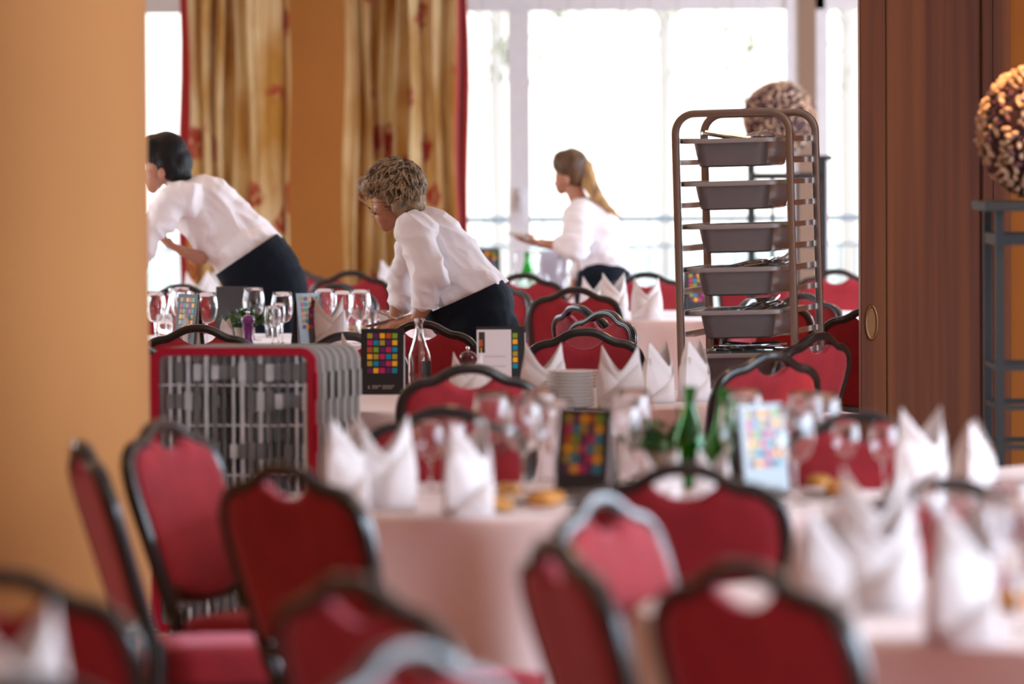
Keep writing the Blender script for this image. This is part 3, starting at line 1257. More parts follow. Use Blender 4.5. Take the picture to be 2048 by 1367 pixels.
# far
napkin(1187, 556, 20, 'far napkin, leftmost of three beside the arched chair rail', .95)
napkin(1227, 552, 35, 'far napkin, tallest middle one of three beside the arched chair rail', 1.1)
napkin(1293, 564, 3, 'far two-peaked napkin standing alone on the table left of the trolley')
napkin(1385, 545, 30, 'far napkin behind the left trolley upright')
p = aty(392, 290, 27.6)
NK.put((p.x, 27.6, TZ), .3, 'far napkin below the yellow curtain, left of the dark apron')
p = aty(420, 290, 27.7)
NK.put((p.x, 27.7, TZ), 1.3, 'far napkin below the yellow curtain, right one of two')
p = aty(776, 290, 29.3)
NK.put((p.x, 29.3, TZ), .9, 'far napkin behind the bending waitress shoulder', scale=1.1)


# menu cards
GRID = ['opyrg', 'mcopy', 'rgpmc', 'yomco', 'ocpmy', 'pympc']


def text_bm(bm, s, size, loc, mi, T, ext=.0003):
    cu = bpy.data.curves.new('t', 'FONT')
    cu.body = s
    cu.size = size
    cu.extrude = ext
    o = bpy.data.objects.new('t', cu)
    COL.objects.link(o)
    dg = bpy.context.evaluated_depsgraph_get()
    me = bpy.data.meshes.new_from_object(o.evaluated_get(dg))
    n0 = len(bm.verts)
    f0 = len(bm.faces)
    me.transform(T @ Matrix.Translation(loc) @ Matrix.Rotation(PI / 2, 4, 'X'))
    bm.from_mesh(me)
    bm.faces.ensure_lookup_table()
    for f in bm.faces[f0:]:
        f.material_index = mi
    bpy.data.objects.remove(o)
    bpy.data.curves.remove(cu)


def menu(name, p, yaw, label, style='cover', h=.225, w=.147):
    """A-frame folding card, front face towards local -y"""
    base = {'grey': 'card_grey', 'pale': 'card_pale'}.get(style, 'card_black')
    e = empty(name, label, 'menu card', (p.x, p.y, TZ), R(yaw), 'menu cards on the tables')
    bt = None
    th = math.atan2(.028, h)
    F = Matrix.Translation((0, -.03, 0)) @ Matrix.Rotation(-th, 4, 'X')
    B = Matrix.Translation((0, .03, 0)) @ Matrix.Rotation(th, 4, 'X')
    mats = [base] + ['sq_' + k for k in 'opyrgmc'] + ['print', 'paper', 'ink', 'darkprint']
    idx = {k: i + 1 for i, k in enumerate('opyrgmc')}
    bm = bmesh.new()
    box(bm, -w / 2, w / 2, -.001, .001, 0, h, 0, F)
    if style in ('cover', 'grey'):
        q = w * .118
        gx = w * .146
        for r_, row in enumerate(GRID):
            for c_, k in enumerate(row):
                x = -w * .352 + c_ * gx
                z = h - h * .07 - q - r_ * (h * .106)
                box(bm, x, x + q, -.0016, -.001, z, z + q, idx[k], F)
        if style == 'cover':
            bt = bmesh.new()
            text_bm(bt, 'SEEDAMM', .0068, (-w * .235, -.0012, h * .115), 8, F)
            text_bm(bt, 'PLAZA', .0068, (-w * .235, -.0012, h * .085), 8, F)
            text_bm(bt, 'S', .015, (-w * .335, -.0012, h * .083), 8, F)
            for k in range(3):
                box(bt, w * .0, w * (.29 - .03 * k), -.0014, -.001, h * (.128 - .022 * k), h * (.133 - .022 * k), 8, F)
    elif style == 'open':
        # open page: white sheet with a small picture, faint lines and a strip of squares
        box(bm, -w * .5, w * .22, -.003, -.0012, -.0 + h * .02, h * .955, 9, F)
        box(bm, -w * .46, -w * .33, -.0034, -.003, h * .60, h * .92, 11, F)
        box(bm, -w * .455, -w * .38, -.0037, -.0034, h * .70, h * .80, idx['r'], F)
        box(bm, -w * .42, -w * .40, -.0037, -.0034, h * .61, h * .68, idx['y'], F)
        for zz in (.55, .53, .40, .38, .26, .24):
            box(bm, -w * .33, w * .10, -.0033, -.003, h * zz, h * zz + .0012, 10, F)
        for i, k in enumerate('gycoyc'):
            z = h * .90 - .0168 * (i + 1) - i * .0042
            box(bm, w * .25, w * .25 + .0168, -.0018, -.001, z, z + .0168, idx[k], F)
    cv = obj('cover', bm, mats, e, smooth=False)
    if style == 'cover':
        obj('lettering', bt, mats, cv, smooth=False)
    bm = bmesh.new()
    box(bm, -w / 2, w / 2, -.001, .001, 0, h, 0, B)
    obj('rear_cover', bm, [base], e, smooth=False)
    bm = bmesh.new()
    box(bm, -w / 2 + .004, w / 2 + .004, -.0008, .0008, 0.002, h * .9, 0, Matrix.Translation((0, -.012, 0)) @ Matrix.Rotation(-th * .4, 4, 'X'))
    obj('page', bm, ['paper'], e, smooth=False)
    return e


menu('menu_card', top_at(765, 656, .225), -4, 'black menu card with colour squares and hotel lettering beside the bottle')
menu('menu_card', top_at(1001, 652, .225), 2, 'open menu card showing a white page and a strip of squares', 'open', w=.165)
menu('menu_card', top_at(1172, 815, .225), -34, 'blurred menu card with orange squares behind the near tumblers')
menu('menu_card', top_at(1518, 806, .225), 42, 'blurred shiny menu card with pale squares right of the green bottles', 'grey')
menu('menu_card', top_at(616, 594, .235), 45, 'shiny grey menu card with pale squares among the left table glasses', 'grey')
menu('menu_card', top_at(378, 600, .225), -52, 'menu card seen through glasses beside the orange column')
menu('menu_card', aty(462, 290, 23.75), 168, 'menu card with shiny grey back behind the green plant', 'grey')
p = aty(972, 290, 30.3)
menu('menu_card', Vector((p.x, 30.3, 0)), 5, 'small far menu card beside the bending waitress back, before the window', h=.26)
p = aty(1105, 290, 29.6)
menu('menu_card', Vector((p.x, 29.6, 0)), 5, 'far pale menu card left of the ponytailed waitress', 'pale', h=.26)
p = aty(1395, 290, 26.2)
menu('menu_card', Vector((p.x, 26.2, 0)), 20, 'dark menu card seen through the left rails of the trolley')


# bottles
def bottle(p, label, m, cap=True, h=.25, wr=.040, letter=False):
    e = empty('glass_bottle', label, 'bottle', (p.x, p.y, TZ), R(0), 'glass bottles on the tables')
    s = h / .25
    o = [(0, .004), (wr * .8, 0), (wr, .006), (wr, .105 * s), (wr * .9, .128 * s), (wr * .66, .155 * s), (.0165, .19 * s), (.0135, .21 * s), (.0135, .232 * s), (.0165, .235 * s), (.0165, .247 * s), (.0125, .25 * s)]
    i = [(max(r - .0022, 0), z + (.004 if z < .01 else 0)) for r, z in o]
    bm = bmesh.new()
    lathe(bm, o + i[::-1], 32)
    obj('bottle_body', bm, m, e, angle=50)
    if letter:
        bm = bmesh.new()
        rr_ = wr + .0007
        for z0, z1, a0, a1 in ((.045, .103, -75, 10),):
            n = 14
            lo = []
            hi = []
            for k in range(n + 1):
                a = R(a0 + (a1 - a0) * k / n)
                lo.append(bm.verts.new((rr_ * math.cos(a), rr_ * math.sin(a), z0)))
                hi.append(bm.verts.new((rr_ * math.cos(a), rr_ * math.sin(a), z1)))
            for k in range(n):
                bm.faces.new((lo[k], lo[k + 1], hi[k + 1], hi[k]))
        obj('label', bm, 'darkprint', e)
        bm = bmesh.new()
        text_bm(bm, 'SER', .021, (-.036, -wr * .93, .05), 0, Matrix.Rotation(R(-16), 4, 'Z'))
        obj('lettering', bm, 'darkprint', e, smooth=False)
    return e


bottle(top_at(838, 634, .25), 'clear glass water bottle beside the black menu card', 'glass', letter=True)
bottle(top_at(344, 580, .21), 'small clear bottle beside the orange column on the left table', 'glass', h=.22, wr=.033)
bottle(top_at(1380, 772, .25), 'green glass bottle above the broad dark chair back', 'glass_green')
bottle(top_at(1448, 776, .25), 'green glass bottle behind a wine glass, right one of the pair', 'glass_green')
p = aty(1053, 290, 29.9)
bottle(p, 'green bottle between the upside-down glasses', 'glass_green', h=.25)


# pepper mills
def mill(p, label, m, h=.13):
    e = empty('pepper_mill', label, 'pepper mill', (p.x, p.y, TZ), 0, 'pepper mills')
    bm = bmesh.new()
    lathe(bm, [(0, 0), (.026, 0), (.027, .008), (.021, .035), (.020, .06), (.024, .078), (.0245, .086), (.018, .090), (0, .090)], 28)
    obj('mill_body', bm, m, e)
    bm = bmesh.new()
    lathe(bm, [(0, .0905), (.020, .0905), (.028, .100), (.030, .112), (.025, .124), (.012, .131), (0, .132)], 28)
    obj('mill_head', bm, m, e)
    bm = bmesh.new()
    lathe(bm, [(0, .132), (.004, .132), (.006, .137), (.0075, .142), (.005, .148), (0, .149)], 16)
    obj('knob', bm, 'chrome', e)


mill(aty(493, 290, 22.62), 'purple pepper mill in front of the plant', 'purple')
mill(top_at(936, 692, .145), 'maroon pepper mill with a silver knob behind the opened napkin', 'maroon')


# plants
def plant(p, label, sc=1.0, seed=1):
    e = empty('potted_plant', label, 'plant', (p.x, p.y, TZ), 0, 'small potted plants on the tables')
    bm = bmesh.new()
    lathe(bm, [(0, 0), (.034, 0), (.042, .05), (.046, .07), (.041, .07), (.038, .06), (0, .058)], 24)
    obj('pot', bm, 'pot', e)
    rnd = random.Random(seed)
    bm = bmesh.new()
    bs = bmesh.new()
    for k in range(34):
        a = rnd.random() * 6.28
        L = rnd.uniform(.05, .105) * sc
        el = rnd.uniform(.35, 1.35)
        tip = Vector((math.cos(a) * math.cos(el) * L * 1.15, math.sin(a) * math.cos(el) * L * 1.15, .06 + math.sin(el) * L * .8))
        base = Vector((0, 0, .055))
        mid = (base + tip) / 2 + Vector((0, 0, .012))
        tube(bs, [base, mid, tip], .0016, 5)
        for q in range(9):
            t = .35 + .65 * q / 8
            c = base.lerp(tip, t) + Vector((0, 0, .010 * math.sin(t * 3)))
            d = Vector((rnd.uniform(-1, 1), rnd.uniform(-1, 1), rnd.uniform(-.3, .9))).normalized()
            sd = d.cross(Vector((rnd.uniform(-1, 1), rnd.uniform(-1, 1), rnd.uniform(-1, 1)))).normalized()
            nn = d.cross(sd).normalized()
            l_, w_ = rnd.uniform(.016, .026), rnd.uniform(.006, .010)
            P = [c, c + d * l_ * .35 + sd * w_, c + d * l_ * .8 + sd * w_ * .7, c + d * l_, c + d * l_ * .8 - sd * w_ * .7, c + d * l_ * .35 - sd * w_]
            m_ = c + d * l_ * .5 - nn * .0025
            vs = [bm.verts.new(x) for x in P]
            vm = bm.verts.new(m_)
            for i in range(6):
                bm.faces.new((vs[i], vs[(i + 1) % 6], vm))
    obj('foliage', bm, 'leaf', e)
    obj('stems', bs, 'leaf', e)


plant(aty(486, 290, 22.85), 'bushy green plant in a wrapped pot on the left table', 1.35, 3)
plant(top_at(1325, 822, .15), 'blurred green plant left of the green bottle on the near table', 1.35, 5)

# plates
e = empty('side_plate', 'white side plate', 'plate')
bm = bmesh.new()
lathe(bm, [(0, 0), (.045, 0), (.048, .003), (.060, .005), (.083, .0125), (.0845, .0145), (.082, .0155), (.060, .0085), (.047, .006), (0, .0055)], 48)
obj('plate_disc', bm, 'porcelain', e, angle=60)
PLT = Kind(e, 'stack of small white plates')
pp = atz(1143, 738, .876)
for k in range(11):
    lb = 'small white plate, %s from the top of the stack on the middle table' % ('', 'tenth', 'ninth', 'eighth', 'seventh', 'sixth', 'fifth', 'fourth', 'third', 'second', '')[k]
    if k == 10:
        lb = 'topmost small white plate of the stack on the middle table'
    if k == 0:
        lb = 'bottom small white plate of the stack on the middle table'
    PLT.put((pp.x + random.uniform(-.001, .001), pp.y, TZ + k * .0106), random.random(), lb)

# bread rolls on near table and their plates


def roll(p, label, s=1.0, z=TZ + .02):
    bm = bmesh.new()
    bmesh.ops.create_icosphere(bm, subdivisions=3, radius=.034 * s)
    for v in bm.verts:
        v.co.z *= .72
        v.co.x *= 1.15
        v.co += v.co.normalized() * .004 * noise.noise(v.co * 30)
        if v.co.z < -.015:
            v.co.z = -.015 - (v.co.z + .015) * -.2
        if abs(v.co.y) < .006 and v.co.z > 0:
            v.co.z -= .005
    o = obj('bread_roll', bm, 'bread', None, loc=(p.x, p.y, z))
    o.rotation_euler = (0, 0, random.random() * 3)
    tag(o, label, 'bread roll', 'bread rolls')


for px, py, lb, s in ((1018, 972, 'bread roll, upper left one behind the centre napkin', .9), (1000, 1000, 'bread roll, lower left one beside the centre napkin', .9),
                      (1085, 990, 'golden bread roll left of the pink chair rail', 1.0), (1105, 985, 'pale bread roll beside the golden one', .9),
                      (1640, 955, 'bread roll under the tall pair of glasses', .9), (1682, 968, 'golden bread roll left of the right end napkin', 1.05)):
    p = atz(px, py, TZ + .03)
    roll(p, lb, s)
    pass
p = atz(2030, 1190, TZ + .03)
roll(p, 'orange bread roll at the right edge of the foreground table', 1.1)
for px, py, lb in ((1015, 1002, 'side plate under the left bread rolls'), (1095, 1000, 'side plate under the golden and pale bread rolls'), (1660, 985, 'side plate under the right bread rolls')):
    p = atz(px, py, TZ + .005)
    PLT.put((p.x, p.y, TZ), 0, lb, group='side plates of the near table')

# cutlery lying on near tables
e = empty('table_knife', 'steel table knife', 'knife')
bm = bmesh.new()
tube(bm, spline([(-.11, 0, .004), (-.06, 0, .0045), (-.01, 0, .004)], 4), .0045, 8, rr=None)
obj('handle', bm, 'cutlery', e)
bm = bmesh.new()
pts2 = [(-.012, -.005), (.02, -.008), (.07, -.009), (.10, -.006), (.115, 0), (.105, .005), (-.012, .005)]
lo = [bm.verts.new((x, y, .003)) for x, y in pts2]
hi = [bm.verts.new((x, y, .0045)) for x, y in pts2]
bm.faces.new(lo[::-1])
bm.faces.new(hi)
for k in range(7):
    bm.faces.new((lo[k], lo[(k + 1) % 7], hi[(k + 1) % 7], hi[k]))
obj('blade', bm, 'cutlery', e, smooth=False)
KN = Kind(e, 'table knives')
for px, py, yaw, lb in ((840, 1018, 12, 'knife left of the centre napkin on the near table edge'), (1035, 1024, 4, 'knife right of the centre napkin on the near table edge'),
                        (1690, 1000, 20, 'knife below the right bread rolls'), (1740, 1225, 12, 'knife left of the largest foreground napkin')):
    p = settle(atz(px, py, TZ + .004), .12)
    KN.put((p.x, p.y, TZ), R(yaw), lb)

e = empty('fork', 'steel fork', 'fork')
bm = bmesh.new()
tube(bm, spline([(-.10, 0, .004), (-.04, 0, .006), (.02, 0, .005), (.035, 0, .004)], 4), .0035, 8)
obj('handle', bm, 'cutlery', e)
bm = bmesh.new()
for s in (-.009, -.003, .003, .009):
    tube(bm, spline([(.034, s * .5, .003), (.05, s, .0), (.07, s, -.001), (.09, s, .006)], 3), .0013, 6)
obj('tines', bm, 'cutlery', e)
FK = Kind(e, 'forks')


# ------------------------------------------------------------------ rack trolley and tubs
YT = 18.9
pT = aty(1356, 290, YT)          # left front upright
W_ = .412
DEP = .54
yawT = R(-13.0)
tr = empty('rack_trolley', 'tall grey metal rack trolley holding plastic tubs of cutlery', 'trolley', (pT.x, YT, 0), yawT)
tr.rotation_euler = (0, R(-1.3), yawT)
# the trolley leans slightly, so its foot sits to the right of its head
ZTOP = aty(1450, 221, YT).z
tr.location.x += math.sin(R(1.3)) * 1.2


def upright_loop(y):
    w = W_
    z1 = ZTOP - .012
    r = .07
    P = [(0, y, .14), (0, y, z1 - r)]
    for k in range(1, 8):
        a = PI - k * PI / 16
        P.append((r + r * math.cos(a), y, z1 - r + r * math.sin(a)))
    P.append((r, y, z1))
    P.append((w - r, y, z1))
    for k in range(1, 8):
        a = PI / 2 - k * PI / 16
        P.append((w - r + r * math.cos(a), y, z1 - r + r * math.sin(a)))
    P += [(w, y, z1 - r), (w, y, .14)]
    bm = bmesh.new()
    sq = []
    for k in range(16):
        a = 2 * PI * k / 16
        s = (abs(math.cos(a)) ** 5 + abs(math.sin(a)) ** 5) ** (-.2)
        sq.append((.0135 * s * math.cos(a), .0135 * s * math.sin(a)))
    tube(bm, P, .013, prof=sq, up=(0, 1, 0))
    return bm


obj('front_frame', upright_loop(0), 'rack_tube', tr)
obj('rear_frame', upright_loop(DEP), 'rack_tube', tr)
pit = 42.9 / (FPX / YT)
z_first = aty(1356, 287, YT).z
NR = 18
for k in range(NR):
    z = z_first - k * pit
    for s, x in ((1, .013), (-1, W_ - .013)):
        bm = bmesh.new()
        x2 = x + s * .030
        a_, b_ = min(x, x2), max(x, x2)
        box(bm, a_, b_, .01, DEP - .01, z - .0015, z)
        box(bm, min(x, x + s * .002), max(x, x + s * .002), .01, DEP - .01, z, z + .018)
        obj('rail', bm, 'chrome', tr, smooth=False)
bm = bmesh.new()
for x in (0, W_):
    box(bm, x - .013, x + .013, .0, DEP, .125, .15)
for y in (0, DEP):
    box(bm, 0, W_, y - .013, y + .013, .125, .15)
obj('base_frame', bm, 'rack_tube', tr)
for x in (0, W_):
    for y in (0, DEP):
        bm = bmesh.new()
        T = Matrix.Translation((x, y, .062)) @ Matrix.Rotation(PI / 2, 4, 'Y')
        lathe(bm, [(0, -.014), (.052, -.014), (.058, -.008), (.058, .008), (.052, .014), (0, .014)], 24, T=T)
        box(bm, x - .02, x + .02, y - .02, y + .02, .105, .126)
        box(bm, x - .022, x - .017, y - .015, y + .015, .06, .11)
        box(bm, x + .017, x + .022, y - .015, y + .015, .06, .11)
        obj('castor', bm, 'rubber', tr)

# tubs: rounded trapezoid basins with a flat rim


def rrect(w, d, r, n=5):
    out = []
    for cx, cy, a0 in ((w / 2 - r, d / 2 - r, 0), (-w / 2 + r, d / 2 - r, 90), (-w / 2 + r, -d / 2 + r, 180), (w / 2 - r, -d / 2 + r, 270)):
        for k in range(n + 1):
            a = R(a0 + 90 * k / n)
            out.append((cx + r * math.cos(a), cy + r * math.sin(a)))
    return out


def loft(bm, rings, close=True):
    V = [[bm.verts.new(p) for p in r_] for r_ in rings]
    n = len(V[0])
    for A, B in zip(V[:-1], V[1:]):
        for k in range(n):
            bm.faces.new((A[k], A[(k + 1) % n], B[(k + 1) % n], B[k]))
    if close:
        bm.faces.new(V[0][::-1])
        bm.faces.new(V[-1])


def make_tub():
    e = empty('plastic_tub', 'grey plastic tub', 'tub')
    bm = bmesh.new()
    hh = .100

    def rg(w, d, r, z):
        return [(x, y, z) for x, y in rrect(w, d, r)]
    loft(bm, [rg(.225, .44, .04, -hh), rg(.245, .46, .045, -hh + .006), rg(.256, .47, .045, -hh + .04), rg(.259, .473, .045, -hh + .044), rg(.275, .487, .045, -.006),
              rg(.270, .482, .045, -.004), rg(.250, .465, .042, -hh + .042), rg(.238, .452, .04, -hh + .010), rg(.22, .43, .04, -hh + .005)])
    bsn = obj('basin', bm, 'tub', e, angle=50)
    bm = bmesh.new()
    loft(bm, [rg(.272, .484, .045, -.010), rg(.342, .530, .05, -.010), rg(.348, .536, .05, -.014), rg(.352, .540, .05, -.004), rg(.346, .534, .05, .002), rg(.272, .484, .045, .001)], close=False)
    bmesh.ops.bridge_loops(bm, edges=[ed for ed in bm.edges if len(ed.link_faces) == 1])
    obj('rim', bm, 'tubrim', bsn, angle=50)
    return e


tub = Kind(make_tub(), 'grey tubs on the trolley')
trm = Matrix.Translation(tr.location) @ tr.rotation_euler.to_matrix().to_4x4()
names = ['grey tub at the very top of the trolley', 'second grey tub from the top of the trolley', 'third grey tub from the top of the trolley', 'fourth grey tub from the top, fork tines showing',
         'fifth grey tub from the top, fork tines showing', 'lowest visible grey tub, filled with dark cutlery handles']
tub_z = []
for k in range(6):
    z = z_first - 2 * k * pit + .004
    dx = random.uniform(-.006, .006)
    p = trm @ Vector((W_ / 2 - .012 + dx + .006 * (k > 1), DEP / 2 - .01, z + .008))
    r = tub.put(p, yawT, names[k])
    r.rotation_euler = (0, R(-1.3), yawT)
    tub_z.append(p)

e = empty('ladle', 'steel serving spoon', 'spoon')
bm = bmesh.new()
tube(bm, spline([(-.16, 0, .0), (-.08, 0, .012), (0, 0, .022), (.03, 0, .012)], 5), .006, 8)
obj('handle', bm, 'cutlery', e)
bm = bmesh.new()
prof = [(0, -.016), (.02, -.013), (.033, -.004), (.038, .006), (.036, .006), (.031, -.002), (.019, -.011), (0, -.014)]
lathe(bm, prof, 20, c=(.06, 0, .012))
obj('spoon_bowl', bm, 'cutlery', e)
SP = Kind(e, 'serving spoons in the top tub')
rnd = random.Random(5)
top = tub_z[0]
for k, (dx, dy, dz, rz, rx, lb) in enumerate(((-.01, -.12, .02, .5, 2.9, 'serving spoon turned over, left one in the top tub'), (.02, -.13, .026, -.3, 3.1, 'serving spoon with dark opening in the middle of the top tub'),
                                               (.06, -.10, .014, .1, 3.0, 'serving spoon at the right of the top tub'))):
    p = top + Vector((dx, dy, dz))
    SP.put(p, rz, lb, rx=rx)
for ti, cnt in ((3, 9), (4, 10)):
    for k in range(cnt):
        q = tub_z[ti] + Vector((.02 + rnd.uniform(0, .09), -.17 + rnd.uniform(0, .12), .002 + rnd.uniform(0, .014)))
        f = FK.put(q, rnd.uniform(-.6, .6) + (.4 if k % 2 else -.2), ('fork in the small heap on the fourth tub' if ti == 3 else 'fork in the heap on the fifth tub'),
                   group=('forks on the fourth tub' if ti == 3 else 'forks on the fifth tub'))
        f.rotation_euler = (rnd.uniform(-.5, .5), -rnd.uniform(.1, .35), f.rotation_euler.z)
for k in range(16):
    q = tub_z[5] + Vector((rnd.uniform(-.07, .05), -.16 + rnd.uniform(0, .2), .004 + k * .0012))
    f = KN.put(q, rnd.uniform(-.35, .35) + (PI if k % 3 == 0 else 0), 'knife in the pile filling the lowest visible tub', group='knives in the lowest tub')
    f.rotation_euler = (rnd.uniform(-.2, .2), rnd.uniform(-.08, .12), f.rotation_euler.z)


# ------------------------------------------------------------------ lattice racks at left
def rack_mesh(first):
    w, h = .50, .865
    e = empty('lattice_rack', 'grey lattice rack', 'rack')
    r = .035
    P = [(x + 0, 0, z + h / 2 + .10) for x, z in rrect(w, h, r, 6)]
    bm = bmesh.new()
    hw, hd = .0125, .0095
    prof = [(-hw, -hd), (hw, -hd), (hw, hd), (-hw, hd)]
    # stepped outer side
    tube(bm, P, .01, closed=True, prof=prof, up=(0, 1, 0))
    for s in (-1, 1):
        for z in (.22, .38, .54, .70, .86):
            box(bm, s * (w / 2 + .011) - .006, s * (w / 2 + .011) + .006, -hd, hd, z - .045, z + .04)
    obj('rim', bm, 'red_frame' if first else 'grey_plastic', e, angle=60)
    rnd = random.Random(4)
    bm = bmesh.new()
    nb = 17
    for k in range(nb):
        x = -w / 2 + .02 + (w - .04) * k / (nb - 1)
        ww = rnd.choice((.0025, .004, .006))
        mi = 1 if rnd.random() < .25 else 0
        box(bm, x - ww, x + ww, -.004, .004, .11, .955, mi)
        for z in (.19, .345, .50, .655, .81, .90):
            if rnd.random() < .62:
                hh = rnd.uniform(.018, .034)
                box(bm, x - .0115, x + .0115, -.005, .005, z - hh, z + hh, 1 if rnd.random() < .25 else 0)
    for z in (.27, .58, .735, .86):
        box(bm, -w / 2 + .01, w / 2 - .01, -.003, .003, z - .0025, z + .0025, 1)
    obj('lattice', bm, ['grey_slat', 'clear_slat'], e, smooth=False)
    for s in (-1, 1):
        bm = bmesh.new()
        box(bm, s * .19 - .02, s * .19 + .02, -.01, .01, 0, .10)
        obj('foot', bm, 'grey_plastic', e, smooth=False)
    return e


yr = R(-21)
front = aty(463, 290, 16.45)
dirv = Vector((-math.sin(yr), math.cos(yr), 0))
rk = rack_mesh(True)
rk.location = (front.x, 16.45, 0)
rk.rotation_euler = (0, 0, R(-10))
yr2 = R(-10)
tag(rk, 'red-rimmed lattice rack at the front of the row beside the column', 'rack', 'row of upright lattice racks')
RK = Kind(rack_mesh(False), 'row of upright lattice racks')
lbs = ['first grey lattice rack behind the red-rimmed one', 'second grey lattice rack behind the red-rimmed one', 'third grey lattice rack behind the red-rimmed one', 'fourth grey lattice rack behind the red-rimmed one',
       'fifth grey lattice rack behind the red-rimmed one', 'last grey lattice rack of the row, nearest the menu card table']
for k in range(6):
    RK.put((front.x + .021 * (k + 1), 16.45 + .047 * (k + 1), 0), R(-10), lbs[k])


# ------------------------------------------------------------------ plant stands with decorative balls
def stand(x0, Y, ztop, label, blabel, rb, bc):
    w = .49
    e = empty('plant_stand', label, 'stand', (x0 + w / 2, Y, 0), 0, 'tall dark metal stands')
    bm = bmesh.new()
    box(bm, -w / 2 - .0, w / 2, -w / 2, w / 2, ztop - .028, ztop)
    bmesh.ops.bevel(bm, geom=bm.edges[:], offset=.003, segments=2, affect='EDGES')
    obj('top_board', bm, 'dark_metal', e)
    q = w / 2 - .045
    for sx in (-1, 1):
        for sy in (-1, 1):
            bm = bmesh.new()
            box(bm, sx * q - .012, sx * q + .012, sy * q - .018, sy * q + .018, 0, ztop - .028)
            obj('post', bm, 'dark_metal', e, smooth=False)
    for zz, t in ((ztop - .115, .034), (ztop - .505, .016), (ztop - .625, .016), (ztop - .745, .016), (.12, .02)):
        bm = bmesh.new()
        for s in (-1, 1):
            box(bm, -q, q, s * q - .01, s * q + .01, zz - t / 2, zz + t / 2)
            box(bm, s * q - .01, s * q + .01, -q, q, zz - t / 2, zz + t / 2)
        obj('crossbar', bm, 'dark_metal', e, smooth=False)
    for s in (-.07, .07):
        bm = bmesh.new()
        box(bm, s - .009, s + .009, q - .009, q + .009, .12, ztop - .115)
        obj('inner_bar', bm, 'dark_metal', e, smooth=False)
    # ball on top
    bcen = Vector((bc[0], Y, ztop + rb * .985))
    o = empty('decorative_ball', blabel, 'ball', bcen, 0, 'large decorative balls on stands')
    bm = bmesh.new()
    bmesh.ops.create_icosphere(bm, subdivisions=4, radius=rb * .93)
    obj('core', bm, 'ball_dark', o)
    bm = bmesh.new()
    rn = random.Random(int(Y * 10))
    N = 640
    for k in range(N):
        zz = 1 - 2 * (k + .5) / N
        a = k * 2.39996 + rn.uniform(-.1, .1)
        n = Vector((math.sqrt(1 - zz * zz) * math.cos(a), math.sqrt(1 - zz * zz) * math.sin(a), zz))
        t = n.cross(Vector((rn.uniform(-1, 1), rn.uniform(-1, 1), rn.uniform(-1, 1)))).normalized()
        b = n.cross(t)
        c = n * rb * rn.uniform(.92, .965)
        l_, w_, h_ = rb * .082 * rn.uniform(.7, 1.3), rb * .044, rb * .06
        rot = Matrix((t, b, n)).transposed()
        vs = bmesh.ops.create_icosphere(bm, subdivisions=1, radius=1)['verts']
        for v in vs:
            q_ = Vector((v.co.x * l_, v.co.y * w_, v.co.z * h_))
            v.co = c + rot @ q_
        if rn.random() < .33:
            for v in vs:
                for f in v.link_faces:
                    f.material_index = 1
    obj('chips', bm, ['ball_chip', 'ball_chip_dark'], o)


xr = aty(1957, 410, 16.3).x
stand(xr, 16.3, aty(2000, 402, 16.3).z, 'dark metal plant stand at the right edge before the brown partition', 'large ball of pale wood chips glowing orange at the right edge', .217, (xr + .205, 0))
xf = aty(1486, 312, 29.9).x
stand(xf, 29.9, aty(1570, 311, 29.9).z, 'dark metal plant stand behind the trolley before the window', 'ball of pale wood chips behind the trolley top', .214, (aty(1560, 235, 29.9).x, 0))
# spotlight over the right-hand ball
d = bpy.data.lights.new('ball_spot', 'SPOT')
d.energy = 420
d.color = (1, .48, .16)
d.spot_size = R(26)
d.shadow_soft_size = .05
o = bpy.data.objects.new('ball_spot', d)
COL.objects.link(o)
o.location = (xr + .6, 15.7, 3.2)
tgt = Vector((xr + .25, 16.3, 1.65))
o.rotation_euler = (tgt - o.location).to_track_quat('-Z', 'Y').to_euler()


# ------------------------------------------------------------------ people
def cap(bm, p0, r0, p1, r1, seg=16):
    p0, p1 = Vector(p0), Vector(p1)
    d = p1 - p0
    L = d.length
    if L < 1e-5:
        d = Vector((0, 0, 1))
        L = 1e-5
    q = d.to_track_quat('Z', 'Y').to_matrix()
    prof = []
    for k in range(6):
        a = PI / 2 * k / 5
        prof.append((r0 * math.sin(a), -r0 * math.cos(a)))
    for k in range(1, 6):
        a = PI / 2 * k / 5
        if k == 1:
            prof.append((r1, L))
        prof.append((r1 * math.cos(a), L + r1 * math.sin(a)))
    prof = [(max(r, 0), z) for r, z in prof]
    prof[0] = (0, prof[0][1])
    prof[-1] = (0, prof[-1][1])
    lathe(bm, prof, seg, T=Matrix.Translation(p0) @ q.to_4x4())


def ell(bm, c, r, rot=None, sub=3):
    vs = bmesh.ops.create_icosphere(bm, subdivisions=sub, radius=1)['verts']
    Rm = rot or Matrix.Identity(3)
    for v in vs:
        v.co = Vector(c) + Rm @ Vector((v.co.x * r[0], v.co.y * r[1], v.co.z * r[2]))


